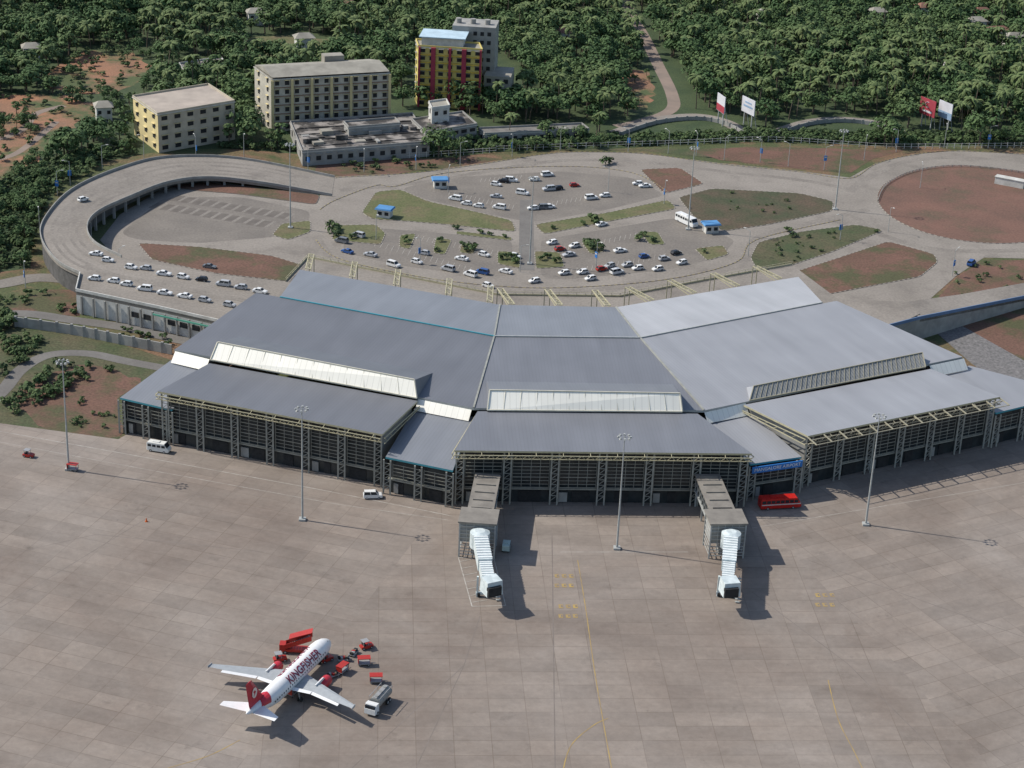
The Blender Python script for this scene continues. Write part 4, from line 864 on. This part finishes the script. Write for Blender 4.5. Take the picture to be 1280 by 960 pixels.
for i,(x,y,w) in enumerate(HS):
    p=P(x,y); h=thing('house','small hipped-roof house standing among the trees','house',(p.x,p.y,0),'small houses among the trees'); e=MB(); e.box((p.x,p.y,3.0),(w*.85,6.5,6),.3); e.make('wall',M_wallw,h)
    e=MB(); e.box((p.x,p.y,6.9),(w+.6,7.6,1.8),.3,0,None,.5,.05); e.make('roof',M_rg if i%3 else M_tile,h)
    for s in (-.25,.25): e=MB(); e.box((p.x+s*w*cos(.3)+3.25*sin(.3),p.y+s*w*sin(.3)-3.25*cos(.3),4),(1.3,.2,1.4),.3); e.make('window',M_black,h)
def kiosk(x,y,deg,label):
    p=P(x,y); r=thing('kiosk',label,'kiosk',(0,0,0),'blue-roofed kiosks'); e=MB(); e.box((0,0,1.5),(4.6,3.6,3)); e.make('wall',M_wallw,r)
    e=MB(); e.box((0,0,3.26),(6.2,4.8,.5),0,0,None,.9,.9); e.make('roof',mat('roof_blue',(.09,.25,.48)),r)
    for s in (-1.2,1.2): e=MB(); e.box((s,-1.82,1.7),(1.4,.1,1.2)); e.make('window',M_black,r)
    r.location=(p.x,p.y,0); r.rotation_euler=(0,0,rad(deg))
kiosk(550,234,10,'white kiosk with bright blue flat roof in the car park'); kiosk(481,271,-15,'white kiosk with blue roof beside the lawn'); kiosk(888,290,15,'white ticket kiosk with blue roof beside the road')
r=thing('site_hut','long white portable cabin beside the roundabout','cabin',P(1262,232)); p=r.location.copy(); e=MB(); e.box((p.x,p.y,1.4),(11,3,2.8),-.5); e.make('wall',M_wallw,r); e=MB(); e.box((p.x,p.y,2.91),(11.4,3.4,.2),-.5); e.make('roof',M_wallw,r)
BB=[]
def board(x,y,w,h,deg,m1,m2,label,marks,tilt=0):
    p=P(x,y); BB.append(p); r=thing('billboard',label,'billboard',(0,0,0)); e=MB(); Z=5.5
    for s in (-w*.3,w*.3): e.beam((s,0,0),(s,0,Z+h),.35)
    for s in (-w*.3,w*.3): e.beam((s,2.5,0),(s,0,Z+h*.6),.2)
    e.make('post',M_steel,r); e=MB(); e.box((0,-.3,Z+h/2),(w,.3,h)); e.make('board',m1,r)
    e=MB()
    if marks=='swoosh':
        for i in range(9):
            t=rad(60+i*28); u=rad(60+(i+1)*28); e.beam((.14*w*cos(t),-.5,Z+h*.66+.17*h*sin(t)),(.14*w*cos(u),-.5,Z+h*.66+.17*h*sin(u)),.35,.1)
        e.box((0,-.5,Z+h*.24),(w*.6,.06,h*.12))
    elif marks=='band': e.box((0,-.48,Z+h*.22),(w*.98,.06,h*.4))
    else: e.box((0,-.48,Z+h*.45),(w*.7,.06,h*.12)); e.box((0,-.48,Z+h*.7),(w*.5,.06,h*.1))
    e.make('artwork',m2,r); r.location=(p.x,p.y,0); r.rotation_euler=(0,0,rad(deg))
M_bb=mat('board_blue',(.25,.36,.5)); M_bred=mat('board_red',(.36,.05,.07)); M_bwh=mat('board_white',(.6,.6,.63))
board(900,156,8,7,-72,M_bwh,M_bred,'slim billboard with red lower half above the trees','band'); board(934,158,9.5,6.3,-63,M_bwh,M_bb,'white billboard with a blue strip above the trees','bars')
board(1157,160,9.5,6.8,-60,M_bred,M_bwh,'red billboard with a white looped mark','swoosh'); board(1179,164,8.5,6.8,-62,M_bwh,M_bb,'white billboard with pale blue band','band')
def wallline(px,h,label,w=.4,m=M_wallg,name='wall',cap=True):
    q=smooth(PL(px),False,4); r=thing(name,label,'wall',(q[0].x,q[0].y,0)); e=MB()
    for a,c in zip(q[:-1],q[1:]): e.beam(Vector((a.x,a.y,h/2)),Vector((c.x,c.y,h/2)),w,h)
    e.make('wall_face',m,r); e=MB()
    for a,c in zip(q[:-1],q[1:]):
        n=max(1,int((c-a).length/4))
        for i in range(n): s=a.lerp(c,i/n); e.box((s.x,s.y,h/2+.15),(w+.3,w+.3,h+.3))
    e.make('pier',m,r)
wallline([(20,408),(90,418),(150,430),(215,443)],3,'weathered concrete boundary wall beside the service path')
wallline([(965,172),(1010,157),(1055,153),(1100,159),(1138,174)],1.6,'pale retaining wall along the curved hill road')
wallline([(775,170),(820,155),(870,150),(905,156),(932,170)],1.6,'pale retaining wall below the hill road bend')
def fence(px,label,h=2.2,sp=2.6,m=M_wallw):
    q=smooth(PL(px),False,5); e=MB()
    for a,c in zip(q[:-1],q[1:]):
        n=max(1,int((c-a).length/sp))
        for i in range(n): s=a.lerp(c,i/n); e.beam((s.x,s.y,0),(s.x,s.y,h),.22)
        e.beam((a.x,a.y,h*.9),(c.x,c.y,h*.9),.1); e.beam((a.x,a.y,h*.45),(c.x,c.y,h*.45),.1)
    o=e.make('fence',m); tag(o,label,'fence')
fence([(620,189),(760,184),(860,181),(960,177),(1060,183),(1130,186),(1330,184)],'white post fence in front of the dark hedge')
fence([(415,199),(500,198),(620,191)],'white post fence along the red soil verge')
fence([(1097,252),(1108,232),(1140,216),(1190,209),(1250,213),(1320,224)],'low grey railing around the bare roundabout',1.0,2,M_wallg)
# ================= VEGETATION =================
def crown(seed,R,H,nl=14,nq=24,leaf=1.1,z0=.42,zs=.4):
    g=np.random.default_rng(seed); out=[]
    for _ in range(nl):
        a=g.uniform(0,2*np.pi); rr_=R*.78*np.sqrt(g.uniform()); c=np.array([rr_*cos(a),rr_*sin(a),H*(z0+zs*g.uniform()*(1-.45*rr_/R))]); lr=R*g.uniform(.24,.44)
        for _ in range(nq):
            d=g.normal(size=3); d[2]=abs(d[2])*.9-.1; d/=np.linalg.norm(d); p=c+d*lr*g.uniform(.75,1.2)*np.array([1,1,.85])
            nrm=d+np.array([0,0,.4])+g.normal(size=3)*.2; nrm/=np.linalg.norm(nrm); t=np.cross(nrm,g.normal(size=3)); t/=np.linalg.norm(t); u=np.cross(nrm,t); s=leaf*g.uniform(.45,1.0)
            out+= [p-t*s*.6-u*s*.35,p+t*s*.25-u*s*.5,p+t*s*.65+u*s*.3,p-t*s*.2+u*s*.55]
    return np.array(out)
def tubeq(pts,rs,n=5):
    V=[];Fq=[]
    for p,r_ in zip(pts,rs):
        for i in range(n): t=2*np.pi*i/n; V.append((p[0]+r_*cos(t),p[1]+r_*sin(t),p[2]))
    for a in range(len(pts)-1):
        for i in range(n): j=(i+1)%n; Fq.append((a*n+i,a*n+j,(a+1)*n+j,(a+1)*n+i))
    return V,Fq
def trunk(seed,H,R):
    g=random.Random(seed); V=[];Fq=[]
    def add(a): 
        k=len(V); V.extend(a[0]); Fq.extend([tuple(i+k for i in f) for f in a[1]])
    add(tubeq([(0,0,0),(.1,0,H*.3),(.2,.1,H*.7)],[.35,.25,.1]))
    for i in range(4):
        t=g.uniform(0,6.28); add(tubeq([(.1,0,H*.28),(R*.3*cos(t),R*.3*sin(t),H*.45),(R*.6*cos(t),R*.6*sin(t),H*.62)],[.16,.11,.05],4))
    return V,Fq
def palm_parts(seed,H):
    g=random.Random(seed); ln_=g.uniform(.6,1.6); a0=g.uniform(0,6.28)
    pts=[(ln_*cos(a0)*(i/5)**2,ln_*sin(a0)*(i/5)**2,H*i/5) for i in range(6)]; tr=tubeq(pts,[.26,.2,.18,.17,.16,.15]); top=pts[-1]; V=[];Fq=[]
    n=15
    for k in range(n):
        t=k*2*math.pi/n*2.4+g.uniform(-.2,.2); el=g.uniform(-.2,1.1); L=g.uniform(3.8,4.9); P_=[]; x=0;z=0
        for i in range(6):
            P_.append((x,z)); x+=L/5*cos(el); z+=L/5*sin(el); el-=.42
        w=[.15,.6,.75,.7,.45,.08]; side_=(-sin(t),cos(t))
        for sd in (-1,1):
            b0=len(V)
            for (xx,zz),ww in zip(P_,w):
                V.append((top[0]+xx*cos(t),top[1]+xx*sin(t),top[2]+zz)); V.append((top[0]+xx*cos(t)+side_[0]*ww*sd,top[1]+xx*sin(t)+side_[1]*ww*sd,top[2]+zz-ww*.45))
            for i in range(5): Fq.append((b0+2*i,b0+2*i+1,b0+2*i+3,b0+2*i+2))
    return tr,(V,Fq)
NV=7; TV=[]
for i in range(NV):
    R=[4.8,5.8,3.9,6.8,4.0,5.0,3.0][i]; H=[10,12,11,13,9.5,9,11.5][i]
    cv=crown(40+i,R,H,[14,18,11,24,11,14,9][i]); tv,tf=trunk(i,H,R); TV.append((cv,np.array(tv),np.array(tf),R,H))
def meshq(name,V,Fq,m):
    me=bpy.data.meshes.new(name); me.from_pydata([tuple(v) for v in V],[],[tuple(int(k) for k in f) for f in Fq]); me.materials.append(m); return me
TM=[]
for cv,tv,tf,R,H in TV:
    TM.append((meshq('crown',cv,np.arange(len(cv)).reshape(-1,4),M_leaf),meshq('trunk',tv,tf,M_bark)))
PMs=[]; PA=[]
for i in range(4):
    tr,fr=palm_parts(i,[11,13,10,14.5][i]); PMs.append((meshq('crown',fr[0],fr[1],M_palm),meshq('trunk',tr[0],tr[1],M_bark)))
    PA.append((np.vstack([np.array(fr[0]),np.array(tr[0])]),np.vstack([np.array(fr[1]),np.array(tr[1])+len(fr[0])]),np.concatenate([np.full(len(fr[1]),2),np.ones(len(tr[1]))])))
SM=[]; SC=[]
for i in range(3):
    cv=crown(80+i,1.5,2.4,7,12,.65,.25); SC.append(cv); SM.append((meshq('crown',cv,np.arange(len(cv)).reshape(-1,4),M_leaf2),meshq('trunk',*tubeq([(0,0,0),(0,0,1.2)],[.12,.06],4),M_bark)))
def put_tree(kind,meshes,loc,rz,sc,label,cat,group):
    e=thing(kind,label,cat,loc,group); e.rotation_euler=(0,0,rz); e.scale=sc if isinstance(sc,tuple) else (sc,sc,sc)
    for nm,me in (('crown',meshes[0]),('trunk',meshes[1])):
        o=bpy.data.objects.new(nm,me); COL.objects.link(o); o.parent=e
def inpoly(x,y,poly):
    c=np.zeros(len(x),bool); n=len(poly)
    for i in range(n):
        x1,y1=poly[i][0],poly[i][1]; x2,y2=poly[i-1][0],poly[i-1][1]
        cond=((y1>y)!=(y2>y)); xi=(x2-x1)*(y-y1)/((y2-y1) if abs(y2-y1)>1e-9 else 1e-9)+x1
        c^=cond&(x<xi)
    return c
W=lambda l:[(p.x,p.y) for p in PL(l)]
zone=W(ZONE)
BLD=[W(q) for q in ([(160,165),(164,188),(200,200),(300,178),(298,150)],[(308,120),(315,160),(345,180),(498,155),(500,120)],[(505,95),(515,128),(655,128),(650,80),(600,60)],
 [(354,148),(372,197),(540,186),(602,170),(605,150),(520,135),(430,140)],[(592,155),(602,176),(742,170),(742,155)],[(218,78),(224,100),(292,94),(288,78)])]
CLR=[W(q) for q in ([(-80,122),(30,116),(105,122),(128,142),(88,175),(55,210),(25,235),(-80,235)],[(55,95),(105,62),(172,64),(195,86),(160,125),(88,132)],
 [(778,85),(816,84),(822,130),(800,150),(776,128)],[(295,44),(420,44),(425,75),(300,80)],[(760,172),(815,142),(880,136),(940,160),(935,180),(770,182)],[(955,172),(1005,145),(1060,140),(1110,148),(1145,170),(1140,178),(960,176)])]
xs=np.arange(-420,430,6.2); ys=np.arange(60,770,6.2); gx,gy=np.meshgrid(xs,ys); gx=gx.ravel()+RNG.uniform(-3.1,3.1,gx.size); gy=gy.ravel()+RNG.uniform(-3.1,3.1,gy.size)
ok=inpoly(gx,gy,zone)&(np.abs(gx)<(gy-YO)*.30+35)
u=RNG.uniform(size=gx.size)
for q in BLD: ok&=~inpoly(gx,gy,q)
inclr=np.zeros(len(gx),bool); patch=np.sin(gx*.09+1.0)*np.sin(gy*.07+gx*.03)
for i,q in enumerate(CLR):
    m_=inpoly(gx,gy,q)
    thr=np.where(patch>.25,.75,.06) if i<3 else np.zeros(len(gx))
    ok&=~(m_&(u>thr)); inclr|=m_
for rd in (RD1,RD2,RD3):
    for p in rd: ok&=((gx-p.x)**2+(gy-p.y)**2)>6.5**2
for p in BB:
    for k in (0,7,14): ok&=((gx-p.x)**2+(gy-p.y+k)**2)>7**2
for (x,y,w_) in HS:
    p=P(x,y)
    for k in (0,6): ok&=((gx-p.x)**2+(gy-p.y+k)**2)>6**2
gl=np.sin(gx*.045+gy*.031)*np.sin(gy*.05-gx*.02+1.1)
ok&=~((gl>.85)&(u<.5)); ok&=~((RNG.uniform(size=gx.size)<.02))
gx,gy,inclr=gx[ok],gy[ok],inclr[ok]; dist=np.hypot(gx,gy-YO); od=np.argsort(dist); gx,gy,dist,inclr=gx[od],gy[od],dist[od],inclr[od]
grove=np.sin(gx*.021+1.3)*np.sin(gy*.027+.4)+.35*np.sin(gx*.07)
ispalm=(RNG.uniform(size=len(gx))<np.clip(.15+.22*grove+np.where(gx>40,.10,0),.03,.6))
lowq=[W(q) for q in ([(-80,350),(45,340),(80,236),(135,203),(215,186),(215,160),(0,225)],[(200,190),(420,200),(620,192),(960,180),(1350,182),(1350,168),(960,168),(620,176),(420,188),(200,182)],[(100,120),(200,60),(200,150),(120,180)])]
low=inclr.copy()
for q in lowq: low|=inpoly(gx,gy,q)
sc=RNG.uniform(.65,1.25,len(gx)); sc=np.where(low,sc*.5,sc); rot=RNG.uniform(0,6.28,len(gx)); var=RNG.integers(0,NV,len(gx))
ni=0; npalm=0; rest=[]; prest=[]
for i in range(len(gx)):
    if ispalm[i] and not low[i]:
        s=float(RNG.uniform(.8,1.2))
        if npalm<298: npalm+=1; put_tree('palm_tree',PMs[int(var[i])%4],(gx[i],gy[i],-.04),float(rot[i]),s,'coconut palm rising from the dense woodland','palm tree','coconut palms in the woodland')
        else: prest.append((i,s))
    elif ni<300:
        ni+=1; put_tree('tree',TM[int(var[i])],(gx[i],gy[i],-.04),float(rot[i]),float(sc[i]),'leafy green tree at the edge of the woodland','tree','woodland trees')
    else: rest.append(i)
def bigmesh(name,items,mats):
    VV=[];FF=[];MM=[];off=0
    for (vs,fs_,ms) in items:
        VV.append(vs); FF.append(fs_+off); MM.append(ms); off+=len(vs)
    VV=np.vstack(VV).astype(np.float32); FF=np.vstack(FF).astype(np.int32); MM=np.concatenate(MM).astype(np.int32)
    me=bpy.data.meshes.new(name); me.vertices.add(len(VV)); me.vertices.foreach_set('co',VV.ravel()); me.loops.add(FF.size); me.loops.foreach_set('vertex_index',FF.ravel())
    me.polygons.add(len(FF)); me.polygons.foreach_set('loop_start',np.arange(len(FF),dtype=np.int32)*4); me.polygons.foreach_set('material_index',MM)
    for m in mats: me.materials.append(m)
    me.update(calc_edges=True); o=bpy.data.objects.new(name,me); COL.objects.link(o); return o
def xf(v,s,r_,x,y,sz=1):
    C,S=cos(r_),sin(r_); return np.stack([(v[:,0]*C-v[:,1]*S)*s+x,(v[:,0]*S+v[:,1]*C)*s+y,v[:,2]*s*sz-.04],1)
items=[]
for i in rest:
    cv,tv,tf,R,H=TV[var[i]]; items.append((xf(np.vstack([cv,tv]),sc[i],rot[i],gx[i],gy[i],.85+.3*((i*37)%10)/10),np.vstack([np.arange(len(cv)).reshape(-1,4),tf+len(cv)]),np.concatenate([np.zeros(len(cv)//4),np.ones(len(tf))])))
for i,s in prest:
    pv,pf,pm=PA[int(var[i])%4]; items.append((xf(pv,s,rot[i],gx[i],gy[i]),pf,pm))
tag(bigmesh('woodland',items,[M_leaf,M_bark,M_palm]),'dense green wood with palms covering the hillside','woodland',None,'stuff')
items=[]
UG=[([(215,184),(350,188),(420,196),(560,195),(620,188),(760,184),(900,177),(960,176),(1130,182),(1350,180),(1350,170),(960,166),(760,172),(620,178),(560,187),(420,190),(350,182),(215,178)],2.8,1.0,1.8),
    ([(-70,348),(38,334),(42,290),(72,236),(130,202),(215,184),(215,172),(100,190),(-70,240)],3.4,.9,2.0),
    ([(-80,120),(105,120),(130,142),(78,175),(40,225),(-80,235)],8,.6,1.6),([(50,90),(110,60),(180,64),(200,92),(150,130),(80,130)],7.5,.6,1.6),
    ([(-80,385),(-5,375),(10,368),(60,365),(55,374),(5,388),(-80,395)],4,.7,1.3)]
for poly,sp,s0,s1 in UG:
    w_=W(poly); x0,x1=min(p[0] for p in w_),max(p[0] for p in w_); y0,y1=min(p[1] for p in w_),max(p[1] for p in w_)
    X_,Y_=np.meshgrid(np.arange(x0,x1,sp),np.arange(y0,y1,sp)); X_=X_.ravel()+RNG.uniform(-sp/2,sp/2,X_.size); Y_=Y_.ravel()+RNG.uniform(-sp/2,sp/2,Y_.size)
    k_=inpoly(X_,Y_,w_)
    for q in BLD: k_&=~inpoly(X_,Y_,q)
    for x,y in zip(X_[k_],Y_[k_]):
        cv=SC[int(RNG.integers(0,3))]; items.append((xf(cv,RNG.uniform(s0,s1),RNG.uniform(0,6.28),x,y),np.arange(len(cv)).reshape(-1,4),np.zeros(len(cv)//4)))
tag(bigmesh('undergrowth',items,[M_leaf2]),'continuous bright green bushes and hedge below the wood','bushes',None,'stuff')
rs=random.Random(11)
def shrub(x,y,s):
    p=P(x,y); put_tree('shrub',SM[rs.randrange(3)],(p.x,p.y,0),rs.uniform(0,6.28),s,'low green shrub growing on the verge','shrub','shrubs on the verges')
for (x,y,s) in ((757,206,1.8),(762,204,1.4),(740,277,1.8),(748,281,1.5),(590,311,1.5),(740,311,1.9),(745,307,1.3),(800,300,1.4),(415,290,1.8),(420,296,1.5),(646,328,1.3),(412,283,1.4),(545,314,1),(510,306,1),(684,322,1.2),(628,324,1.3),(570,286,1),(600,292,1),(880,316,.9),(690,286,.9),(985,290,1.2),(990,296,1.2),(440,206,1.2),(452,208,1),(470,212,1.3),(497,203,1.2),(425,287,1.3),(440,298,1.1),(505,300,1.1),(552,303,1.1),(580,308,1.2),(585,315,1.1),(640,322,1.3),(675,325,1.1),(695,328,1.2),(733,305,1.3),(750,313,1.4),(805,296,1.1),(815,302,1.2),(730,281,1.1),(612,294,.8),(630,297,.8)): shrub(x,y,s)
for poly,n,s0,s1 in (([(0,505),(40,478),(80,455),(140,462),(60,500),(20,520)],56,.6,1.7),([(0,420),(60,425),(30,455),(0,480)],34,.7,1.5),([(60,375),(100,385),(95,395),(60,392)],8,.6,1),([(950,305),(1070,284),(1100,290),(985,332)],20,.3,.8),([(860,255),(900,240),(1030,252),(960,278)],12,.3,.7),([(90,495),(148,505),(146,540),(90,535)],14,.4,.9),([(420,200),(600,198),(610,203),(430,220)],22,.5,1.1),([(1180,330),(1290,330),(1290,380),(1200,390)],16,.4,.9),([(150,410),(215,425),(210,438),(150,428)],12,.6,1.3),([(-20,395),(15,390),(18,410),(-20,425)],16,1.2,2.2)):
    xs_=[p[0] for p in poly]; ys_=[p[1] for p in poly]; c=0
    while c<n:
        x=rs.uniform(min(xs_),max(xs_)); y=rs.uniform(min(ys_),max(ys_))
        if inpoly(np.array([x]),np.array([y]),poly)[0]: shrub(x,y,rs.uniform(s0,s1)); c+=1
# ================= LIGHT, SKY, CAMERA =================
ts=Vector((-1,.22,1.0)).normalized()
sun=bpy.data.lights.new('Sun','SUN'); sun.energy=4.8; sun.angle=rad(.5); sun.color=(1,.95,.87); so=bpy.data.objects.new('Sun',sun); so.rotation_euler=ts.to_track_quat('Z','Y').to_euler(); COL.objects.link(so)
w=bpy.data.worlds.new('World'); scene.world=w; w.use_nodes=True; nt=w.node_tree; bg=nt.nodes['Background']; sky=nt.nodes.new('ShaderNodeTexSky'); sky.sky_type='NISHITA'; sky.sun_disc=False
sky.sun_elevation=math.asin(ts.z); sky.sun_rotation=math.atan2(ts.x,ts.y); nt.links.new(sky.outputs[0],bg.inputs[0]); bg.inputs[1].default_value=.145
cam=bpy.data.cameras.new('Camera'); cam.sensor_width=36; cam.lens=F/1280*36; cam.clip_start=1; cam.clip_end=15000
co=bpy.data.objects.new('Camera',cam); COL.objects.link(co)
f=Vector((0,cos(TH),-sin(TH))); u0=Vector((0,sin(TH),cos(TH))); r0=Vector((1,0,0)); X=r0*cos(RL)+u0*sin(RL); Y=-r0*sin(RL)+u0*cos(RL)
co.matrix_world=Matrix(((X.x,Y.x,-f.x,0),(X.y,Y.y,-f.y,YO),(X.z,Y.z,-f.z,HC),(0,0,0,1)))
scene.camera=co
scene.view_settings.view_transform='Standard'; scene.view_settings.look='None'; scene.view_settings.exposure=0
